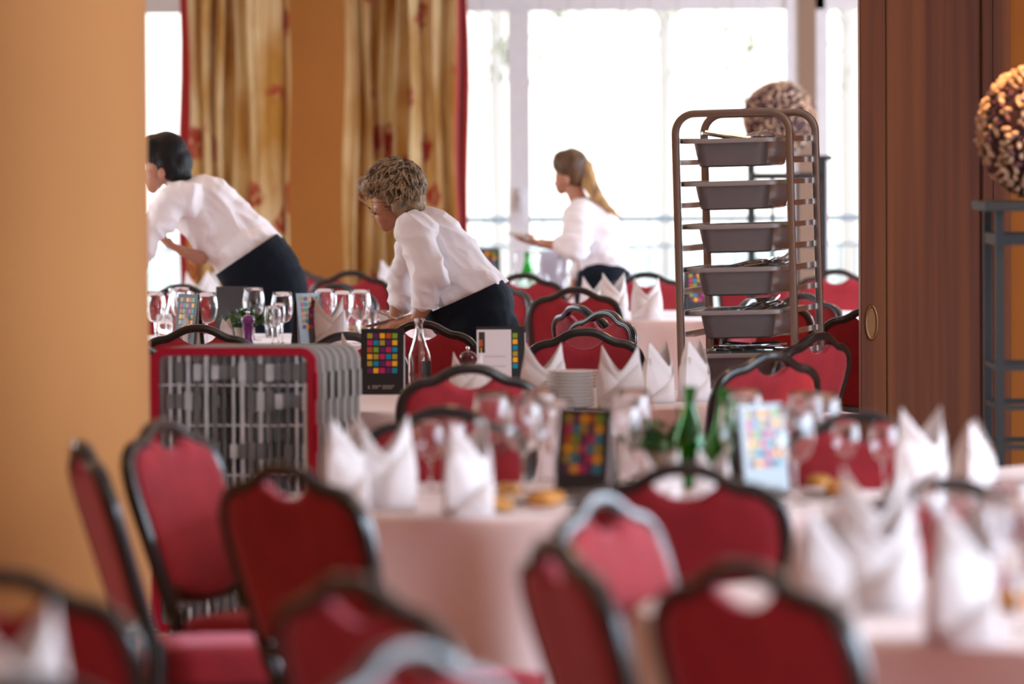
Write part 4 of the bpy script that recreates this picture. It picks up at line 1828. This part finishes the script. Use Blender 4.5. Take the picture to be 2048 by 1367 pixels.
def fuse(name, bm, m, parent, voxel=.006, sm=6, wrinkle=None, origin=None, clip=None, thick=0):
    me = bpy.data.meshes.new(name)
    bmesh.ops.recalc_face_normals(bm, faces=bm.faces[:])
    bm.to_mesh(me)
    bm.free()
    t = bpy.data.objects.new('t', me)
    COL.objects.link(t)
    a = t.modifiers.new('r', 'REMESH')
    a.mode = 'VOXEL'
    a.voxel_size = voxel
    s = t.modifiers.new('s', 'SMOOTH')
    s.iterations = sm
    s.factor = .6
    dg = bpy.context.evaluated_depsgraph_get()
    me2 = bpy.data.meshes.new_from_object(t.evaluated_get(dg))
    bpy.data.objects.remove(t)
    me2.name = name
    if wrinkle:
        ns = [v.normal.copy() for v in me2.vertices]
        for v, n in zip(me2.vertices, ns):
            v.co += n * wrinkle(v.co)
    if clip:
        b2 = bmesh.new()
        b2.from_mesh(me2)
        for co, no in clip:
            bmesh.ops.bisect_plane(b2, geom=b2.verts[:] + b2.edges[:] + b2.faces[:], plane_co=co, plane_no=no, clear_outer=True)
        b2.to_mesh(me2)
        b2.free()
    if origin is not None:
        me2.transform(Matrix.Translation(-Vector(origin)))
    me2.polygons.foreach_set('use_smooth', [True] * len(me2.polygons))
    me2.materials.clear()
    me2.materials.append(M[m])
    o = bpy.data.objects.new(name, me2)
    COL.objects.link(o)
    o.parent = parent
    if thick:
        md = o.modifiers.new('thick', 'SOLIDIFY')
        md.thickness = thick
        md.offset = 1
    return o


def folds(axis, amp=.012, freq=11, seed=0.0):
    """cloth creases: ridged noise stretched across the axis"""
    ax = Vector(axis).normalized()

    def f(p):
        q = p + Vector((seed, seed * .7, 0))
        along = q.dot(ax)
        perp = q - ax * along
        s = perp * freq * .42 + ax * along * freq * 1.0
        n = noise.noise(s + Vector((noise.noise(q * 5), noise.noise(q * 5 + Vector((9, 0, 0))), 0)) * .9)
        r = 1 - abs(n) * 2.6
        n2 = noise.noise(s * 2.1 + Vector((4, 1, 2)))
        r2 = 1 - abs(n2) * 2.6
        return amp * (max(r, -.4) ** 1 * .75 + max(r2, -.4) * .4) - amp * .25
    return f


def hand(bm, wrist, d, n, side, curl=.45, L=1.0, spread=.08, fl=None):
    """palm with four fingers and a thumb; d direction, n palm normal (fingers curl towards n), side = thumb side sign"""
    w = Vector(wrist)
    d = Vector(d).normalized()
    n = Vector(n)
    n = (n - d * n.dot(d)).normalized()
    s = d.cross(n).normalized() * side
    lens = [.070, .078, .072, .058]
    offs = [.030, .010, -.010, -.029]
    cap(bm, w, .022 * L, w + d * .02 * L, .024 * L)
    for i in range(4):
        k0 = w + d * (.085 - .004 * abs(i - 1)) * L + s * offs[i] * L
        cap(bm, w + d * .012 * L + s * offs[i] * .5 * L, .0165 * L, k0, .0125 * L, 10)
        c = curl * (1 + .18 * i)
        dd = (d + s * spread * (1.2 - .8 * i)).normalized()
        p = k0
        ang = c * .5
        for j, fr in enumerate((.45, .32, .25)):
            v = dd * math.cos(ang) + n * math.sin(ang)
            q = p + v * lens[i] * fr * L
            cap(bm, p, (.0095 - .001 * j) * L, q, (.0088 - .001 * j) * L, 10)
            p = q
            ang += c
    t0 = w + d * .025 * L + s * .022 * L
    t1 = t0 + (d * .55 + s * .75 + n * .25).normalized() * .038 * L
    t2 = t1 + (d * .85 + s * .35 + n * .45).normalized() * .030 * L
    t3 = t2 + (d * .9 + s * .0 + n * .5).normalized() * .022 * L
    cap(bm, t0, .015 * L, t1, .0115 * L, 10)
    cap(bm, t1, .0110 * L, t2, .0098 * L, 10)
    cap(bm, t2, .0098 * L, t3, .0080 * L, 10)


def legs(bm, hipL, hipR, ankles, r=(.09, .062, .045)):
    for h, a in zip((hipL, hipR), ankles):
        h = Vector(h)
        a = Vector(a)
        k = h.lerp(a, .5) + Vector((-.02, 0, .02))
        cap(bm, h, r[0], k, r[1])
        cap(bm, k, r[1], a, r[2])


def shoes(par, ankles, d):
    for a in ankles:
        bm = bmesh.new()
        a = Vector(a)
        d = Vector(d).normalized()
        b = Vector((a.x, a.y, .045))
        cap(bm, b - d * .03, .042, b + d * .13, .036)
        cap(bm, b - d * .03, .04, b + Vector((0, 0, .06)), .038)
        for v in bm.verts:
            v.co.z = max(v.co.z, .003)
        o = obj('shoe', bm, 'rubber', par)
        o.matrix_parent_inverse = Matrix.Translation(par.location).inverted()


# ---- person with greying blond hair, bending left over the table
Y2 = 21.75


def W2(px, py, dd=0.0):
    return aty(px, py, Y2 + dd)


base2 = W2(955, 650)
ank2 = [Vector((base2.x + .02, Y2 - .10, .09)), Vector((base2.x + .06, Y2 + .12, .09))]
P2 = empty('person', 'waitress with curly grey-blond hair and glasses bending left, white shirt, dark trousers', 'person', (base2.x, Y2, 0))
O2 = Vector((base2.x, Y2, 0))
bm = bmesh.new()
cap(bm, W2(955, 640, -.05), .13, W2(955, 635, .09), .13)
cap(bm, W2(945, 610, .02), .13, W2(885, 520, .03), .12)
cap(bm, W2(885, 520, .03), .12, W2(862, 480, .03), .125)
cap(bm, W2(845, 470, -.11), .06, W2(850, 468, .17), .06)
cap(bm, W2(838, 452, .03), .055, W2(806, 412, .04), .052)          # neck
ell(bm, W2(790, 378, .045), (.088, .078, .098))                     # skull
cap(bm, W2(775, 400, .045), .062, W2(772, 432, .045), .045)         # face
cap(bm, W2(790, 425, .045), .045, W2(774, 447, .045), .034)
cap(bm, W2(771, 450, .05), .020, W2(773, 456, .05), .017)           # chin
cap(bm, W2(754, 418, .06), .010, W2(748, 430, .06), .011)           # nose
cap(bm, W2(757, 443, .055), .009, W2(760, 446, .055), .009)         # lips
ell(bm, W2(797, 412, -.035), (.018, .010, .030))                    # ear
ell(bm, W2(758, 412, .02), (.012, .012, .010))
# arms
cap(bm, W2(832, 462, -.13), .052, W2(866, 560, -.19), .042)
cap(bm, W2(866, 560, -.19), .042, W2(848, 612, -.165), .034)
cap(bm, W2(848, 612, -.165), .033, W2(832, 640, -.13), .026)
hand(bm, W2(831, 642, -.12), (-1, .0, -.12), (-.2, .35, -1), 1, .55, 1.22)
cap(bm, W2(842, 462, .19), .050, W2(800, 556, .24), .040)
cap(bm, W2(800, 556, .24), .040, W2(790, 632, .18), .026)
hand(bm, W2(789, 640, .17), (-.8, .0, -.5), (0, -.2, -1), -1, .5)
legs(bm, W2(955, 665, -.08), W2(960, 665, .11), ank2)
fuse('body', bm, 'skin_tan', P2, .0055, 4, origin=O2)
# shirt
bm = bmesh.new()
cap(bm, W2(950, 598, -.03), .150, W2(930, 590, .08), .145)
cap(bm, W2(940, 590, .02), .150, W2(890, 518, .03), .138)
cap(bm, W2(890, 518, .03), .138, W2(866, 476, .02), .128)
cap(bm, W2(838, 458, -.10), .074, W2(845, 455, .16), .072)
cap(bm, W2(856, 446, .03), .075, W2(836, 440, .03), .058)
cap(bm, W2(826, 462, -.13), .072, W2(862, 553, -.19), .073)
cap(bm, W2(862, 553, -.19), .073, W2(851, 592, -.177), .053)
cap(bm, W2(838, 462, .19), .068, W2(806, 552, .235), .060)
cap(bm, W2(806, 552, .235), .058, W2(802, 612, .21), .045)
cap(bm, W2(975, 572, .0), .060, W2(985, 590, .02), .045)
cap(bm, W2(900, 600, -.12), .05, W2(960, 585, -.14), .04)
o = fuse('shirt', bm, 'shirt', P2, .006, 8, folds((.6, 0, .8), .017, 10, 1.0), O2, clip=[(W2(935, 606), (W2(990, 640) - W2(945, 556)).normalized() * 1)])
# turned cuff
bm = bmesh.new()
cdir = (W2(850, 608, -.168) - W2(852, 585, -.176)).normalized()
q = cdir.to_track_quat('Z', 'Y').to_matrix().to_4x4()
lathe(bm, [(.0545, -.035), (.0565, 0), (.055, .035), (.0515, .035), (.051, 0), (.051, -.035)], 32, closed=True, T=Matrix.Translation(W2(850, 596, -.172) - O2) @ q)
obj('cuff', bm, 'shirt', o)
# trousers
bm = bmesh.new()
cap(bm, W2(925, 608, -.05), .158, W2(925, 608, .10), .152)
cap(bm, W2(950, 612, -.06), .150, W2(955, 612, .10), .148)
cap(bm, W2(955, 650, -.08), .150, W2(955, 650, .11), .145)
cap(bm, W2(985, 660, -.07), .108, W2(985, 660, .11), .108)
for hp_, an in zip((W2(945, 680, -.08), W2(950, 680, .11)), ank2):
    k = hp_.lerp(an, .5)
    cap(bm, hp_, .125, k, .095)
    cap(bm, k, .095, an + Vector((0, 0, .0)), .075)
WN2 = (W2(905, 560) - W2(945, 650)).normalized()
fuse('trousers', bm, 'trouser', P2, .008, 8, folds((.3, 0, 1), .007, 7, 3.0), O2, clip=[(W2(930, 592), WN2)], thick=.004)
shoes(P2, ank2, (-1, 0.1, 0))


def hair_locks(par, O, centre, rad, mat_, n, seed, flow, allow, length=(.05, .09), thick=.007, curl=.02, droop=.5):
    """many tapering locks lying over the hair volume"""
    rn = random.Random(seed)
    bm = bmesh.new()
    for k in range(n):
        for _ in range(30):
            v = Vector((rn.gauss(0, 1), rn.gauss(0, 1), rn.gauss(0, 1))).normalized()
            if allow(v):
                break
        p = Vector((v.x * rad[0], v.y * rad[1], v.z * rad[2]))
        t = flow(v)
        t = (t - v * t.dot(v))
        if t.length < 1e-3:
            continue
        t.normalize()
        b = v.cross(t)
        L = rn.uniform(*length)
        cs = rn.choice((-1, 1)) * rn.uniform(.4, 1)
        pts, rr_ = [], []
        for j in range(7):
            s = j / 6
            q = p + t * L * s + b * cs * curl * math.sin(s * 4.4) + v * (.007 * math.sin(s * 5.5) - droop * L * s * s * .5)
            pts.append(centre + q - O)
            rr_.append(thick * (1 - .8 * s ** 1.5) * (.6 + .4 * min(1, s * 5)))
        f0 = len(bm.faces)
        tube(bm, pts, thick, 6, rr=rr_)
        bm.faces.ensure_lookup_table()
        mi = rn.choices(range(len(mat_)), weights=(5, 3, 3)[:len(mat_)])[0]
        for f in bm.faces[f0:]:
            f.material_index = mi
    return obj('hair_locks', bm, mat_, par, angle=80)


bm = bmesh.new()
ell(bm, W2(792, 367, .04), (.114, .108, .098))
ell(bm, W2(746, 372, .03), (.062, .080, .044))
ell(bm, W2(822, 405, .03), (.062, .085, .068))
ell(bm, W2(800, 400, -.03), (.055, .035, .055))


def curlf(p):
    return .012 * noise.noise(p * 26) + .006 * noise.noise(p * 60)


hh_ = fuse('hair', bm, 'hair_grey', P2, .006, 4, curlf, O2)
HC = W2(790, 368, .03)
lk = hair_locks(P2, O2, HC, (.120, .112, .102), ['hair_grey', 'hair_light', 'hair_dark'], 980, 3, lambda v: Vector((-.55 + .9 * (v.x > .3), -.1, -1 + .5 * v.z)), lambda v: v.z > -.72 and not (v.z < .12 and v.x < .05 and v.y < .7), (.035, .085), .0048, .024, .25)
lk.name = 'hair_curls'
# spectacles
bm = bmesh.new()
gc = W2(735, 412, .03) - O2
gd = Vector((-.62, .25, -.72)).normalized()
gu = Vector((-.3, -.75, .2))
gx = gd.cross(gu).normalized()
gy = gx.cross(gd).normalized()
for s in (-1, 1):
    pts = [gc + gx * (s * .030 + .024 * math.cos(a)) + gy * .018 * math.sin(a) for a in [k * PI / 10 for k in range(20)]]
    tube(bm, pts, .0013, 6, closed=True)
tube(bm, [gc + gx * -.006, gc + gx * .006], .0013, 6)
tube(bm, [W2(742, 404, -.03) - O2, W2(770, 405, -.045) - O2, W2(795, 408, -.04) - O2], .0014, 6)
sfr = obj('spectacle_frame', bm, 'spectacle', P2)
bm = bmesh.new()
for s in (-1, 1):
    vs = [bm.verts.new(gc + gx * (s * .030 + .0235 * math.cos(a)) + gy * .0175 * math.sin(a)) for a in [k * PI / 10 for k in range(20)]]
    bm.faces.new(vs)
obj('lenses', bm, 'pane', sfr)
# eyes, brows
for pxx, dd in ((752, .02), (754, .09)):
    bm = bmesh.new()
    ell(bm, W2(pxx, 414, dd) - O2, (.008, .010, .008), sub=2)
    obj('eye', bm, 'porcelain', P2)
# cutlery in her hand
p = W2(783, 640, -.12)
k_ = KN.put(p, R(200), 'knife held low in the bending waitress hand')
k_.rotation_euler = (R(80), R(14), R(170))
k_ = FK.put(p + Vector((-.02, -.01, .014)), R(180), 'fork held pointing left in the bending waitress hand')
k_.rotation_euler = (0, R(-24), R(180))
k_['group'] = 'cutlery held by the bending waitress'

# ---- dark-haired person at left
Y1 = 24.45


def W1(px, py, dd=0.0):
    return aty(px, py, Y1 + dd)


base1 = W1(540, 560)
O1 = Vector((base1.x, Y1, 0))
ank1 = [Vector((base1.x + .02, Y1 - .10, .09)), Vector((base1.x + .08, Y1 + .12, .09))]
P1 = empty('person', 'dark-haired waitress in white shirt leaning far left beside the column, dark apron', 'person', O1)
bm = bmesh.new()
cap(bm, W1(535, 545, -.06), .14, W1(535, 545, .09), .14)
cap(bm, W1(525, 525, .02), .135, W1(430, 445, .02), .13)
cap(bm, W1(430, 445, .02), .13, W1(400, 415, .02), .13)
cap(bm, W1(375, 395, -.13), .06, W1(385, 390, .17), .06)
cap(bm, W1(375, 385, .02), .058, W1(340, 345, .02), .055)
ell(bm, W1(332, 318, .02), (.092, .080, .108))
cap(bm, W1(315, 335, .0), .060, W1(308, 362, .0), .045)
cap(bm, W1(303, 375, .0), .024, W1(306, 378, .0), .022)
cap(bm, W1(288, 350, .0), .010, W1(284, 360, .0), .011)
ell(bm, W1(323, 347, -.075), (.018, .010, .030))
cap(bm, W1(356, 405, -.14), .055, W1(288, 478, -.2), .045)
cap(bm, W1(288, 478, -.2), .045, W1(240, 570, -.2), .028)
hand(bm, W1(236, 578, -.2), (-.3, -.1, -1), (-1, .2, .2), 1, .4)
cap(bm, W1(388, 400, .18), .052, W1(412, 500, .15), .044)
cap(bm, W1(412, 500, .15), .044, W1(392, 518, -.02), .032)
cap(bm, W1(402, 516, -.06), .034, W1(375, 506, -.10), .028)
hand(bm, W1(372, 505, -.10), (-.9, -.1, .45), (.3, .2, .9), 1, .35, 1.05)
legs(bm, W1(540, 575, -.09), W1(548, 575, .11), ank1)
fuse('body', bm, 'skin', P1, .006, 4, origin=O1)
bm = bmesh.new()
cap(bm, W1(500, 512, -.03), .155, W1(500, 508, .08), .150)
cap(bm, W1(500, 508, .02), .158, W1(435, 448, .02), .162)
cap(bm, W1(435, 448, .02), .162, W1(405, 420, .02), .150)
cap(bm, W1(370, 398, -.12), .085, W1(385, 392, .16), .080)
cap(bm, W1(430, 405, .0), .110, W1(395, 388, .0), .085)
cap(bm, W1(358, 378, .02), .062, W1(372, 390, .02), .070)
cap(bm, W1(350, 402, -.14), .080, W1(292, 470, -.2), .074)
cap(bm, W1(292, 470, -.2), .074, W1(262, 535, -.2), .052)
cap(bm, W1(392, 400, .18), .07, W1(412, 492, .15), .06)
fuse('shirt', bm, 'shirt', P1, .007, 8, folds((.75, 0, .6), .018, 9, 5.0), O1)
bm = bmesh.new()
cap(bm, W1(500, 520, -.08), .172, W1(502, 516, .12), .168)
cap(bm, W1(515, 530, -.08), .165, W1(517, 526, .12), .160)
cap(bm, W1(535, 545, -.08), .150, W1(535, 545, .12), .145)
cap(bm, W1(545, 575, -.08), .160, W1(545, 575, .12), .150)
cap(bm, W1(520, 590, -.10), .135, W1(520, 590, .10), .130)
for hp_, an in zip((W1(545, 600, -.08), W1(550, 600, .11)), ank1):
    k = hp_.lerp(an, .5)
    cap(bm, hp_, .14, k, .11)
    cap(bm, k, .11, an, .085)
WN1 = (W1(450, 458) - W1(520, 562)).normalized()
fuse('trousers', bm, 'trouser', P1, .009, 8, folds((.3, 0, 1), .006, 6, 8.0), O1, clip=[(W1(490, 511), WN1)], thick=.004)
shoes(P1, ank1, (-1, .1, 0))
bm = bmesh.new()
ell(bm, W1(332, 310, .02), (.108, .095, .112))
ell(bm, W1(352, 325, .02), (.078, .085, .085))
cap(bm, W1(352, 335, .0), .070, W1(362, 350, .0), .050)
cap(bm, W1(335, 330, -.03), .055, W1(345, 342, -.03), .050)
ell(bm, W1(310, 300, .02), (.085, .085, .075))
fuse('hair', bm, 'hair_black', P1, .006, 5, lambda p: .004 * noise.noise(p * 22), O1)
for dd in (-.05, .03):
    bm = bmesh.new()
    ell(bm, W1(291, 343, dd) - O1, (.009, .010, .008), sub=2)
    obj('eye', bm, 'porcelain', P1)

# ---- ponytailed person by the window
Y3 = 28.0


def W3(px, py, dd=0.0):
    return aty(px, py, Y3 + dd)


base3 = W3(1205, 560)
O3 = Vector((base3.x, Y3, 0))
ank3 = [Vector((base3.x, Y3 - .10, .09)), Vector((base3.x + .05, Y3 + .11, .09))]
P3 = empty('person', 'waitress with long blond ponytail carrying a plate before the bright window', 'person', O3)
bm = bmesh.new()
cap(bm, W3(1208, 565, -.06), .13, W3(1208, 565, .08), .13)
cap(bm, W3(1206, 545, .0), .125, W3(1186, 470, .0), .115)
cap(bm, W3(1186, 470, .0), .115, W3(1178, 440, .0), .115)
cap(bm, W3(1162, 425, -.12), .055, W3(1172, 420, .14), .055)
cap(bm, W3(1165, 415, .0), .050, W3(1148, 378, .0), .047)
ell(bm, W3(1140, 338, .0), (.078, .075, .098))
cap(bm, W3(1128, 355, .02), .050, W3(1124, 374, .02), .036)
cap(bm, W3(1121, 382, .03), .018, W3(1123, 384, .03), .016)
cap(bm, W3(1113, 362, .04), .008, W3(1110, 368, .04), .009)
ell(bm, W3(1133, 360, -.068), (.015, .009, .026))
cap(bm, W3(1160, 425, -.13), .050, W3(1152, 496, -.22), .040)
cap(bm, W3(1152, 496, -.22), .040, W3(1092, 488, -.2), .025)
hand(bm, W3(1089, 487, -.2), (-1, 0, .12), (0, .0, 1), -1, .22, 1.05)
cap(bm, W3(1172, 422, .15), .048, W3(1168, 510, .2), .038)
cap(bm, W3(1168, 510, .2), .038, W3(1150, 560, .2), .025)
hand(bm, W3(1149, 563, .2), (-.3, 0, -1), (-1, -.2, 0), 1, .5)
legs(bm, W3(1205, 580, -.09), W3(1210, 580, .1), ank3)
fuse('body', bm, 'skin', P3, .006, 4, origin=O3)
bm = bmesh.new()
cap(bm, W3(1212, 540, -.03), .145, W3(1212, 540, .06), .140)
cap(bm, W3(1208, 530, .0), .142, W3(1192, 468, .0), .140)
cap(bm, W3(1192, 468, .0), .140, W3(1184, 442, .0), .125)
cap(bm, W3(1160, 425, -.11), .072, W3(1172, 420, .14), .070)
cap(bm, W3(1162, 408, .0), .058, W3(1168, 414, .0), .07)
cap(bm, W3(1158, 425, -.13), .072, W3(1152, 492, -.21), .075)
cap(bm, W3(1152, 492, -.21), .070, W3(1120, 491, -.2), .042)
cap(bm, W3(1172, 425, .16), .065, W3(1170, 505, .2), .06)
cap(bm, W3(1170, 505, .2), .06, W3(1156, 545, .2), .04)
fuse('shirt', bm, 'shirt', P3, .007, 8, folds((.3, 0, 1), .018, 9, 11.0), O3)
bm = bmesh.new()
cap(bm, W3(1208, 568, -.07), .150, W3(1208, 568, .09), .145)
cap(bm, W3(1208, 590, -.08), .160, W3(1208, 590, .1), .155)
for hp_, an in zip((W3(1205, 600, -.08), W3(1210, 600, .1)), ank3):
    k = hp_.lerp(an, .5)
    cap(bm, hp_, .125, k, .1)
    cap(bm, k, .1, an, .075)
fuse('trousers', bm, 'trouser', P3, .009, 8, folds((.3, 0, 1), .006, 6, 14.0), O3)
shoes(P3, ank3, (-1, .1, 0))
bm = bmesh.new()
ell(bm, W3(1143, 330, -.005), (.093, .09, .090))
ell(bm, W3(1152, 345, -.005), (.068, .082, .085))
ell(bm, W3(1130, 325, .0), (.07, .075, .07))
fuse('hair', bm, 'hair_blond', P3, .006, 5, lambda p: .003 * noise.noise(p * 30), O3)
bm = bmesh.new()
cap(bm, W3(1160, 318, -.02), .030, W3(1172, 335, -.03), .040)
cap(bm, W3(1172, 335, -.03), .040, W3(1180, 368, -.05), .044)
cap(bm, W3(1180, 368, -.05), .044, W3(1196, 396, -.07), .034)
cap(bm, W3(1196, 396, -.07), .034, W3(1218, 418, -.09), .020)
cap(bm, W3(1218, 418, -.09), .020, W3(1240, 434, -.10), .006)
fuse('ponytail', bm, 'pony', P3, .005, 4, lambda p: .006 * noise.noise(Vector((p.x * 60, p.y * 60, p.z * 12))), O3)
for dd in (.0, .06):
    bm = bmesh.new()
    ell(bm, W3(1116, 356, dd) - O3, (.008, .009, .007), sub=2)
    obj('eye', bm, 'porcelain', P3)
p = W3(1042, 474, -.2)
q = PLT.put(p, 0, 'white plate carried on the ponytailed waitress hand', group='plate carried by hand')
q.rotation_euler = (R(4), R(6), 0)
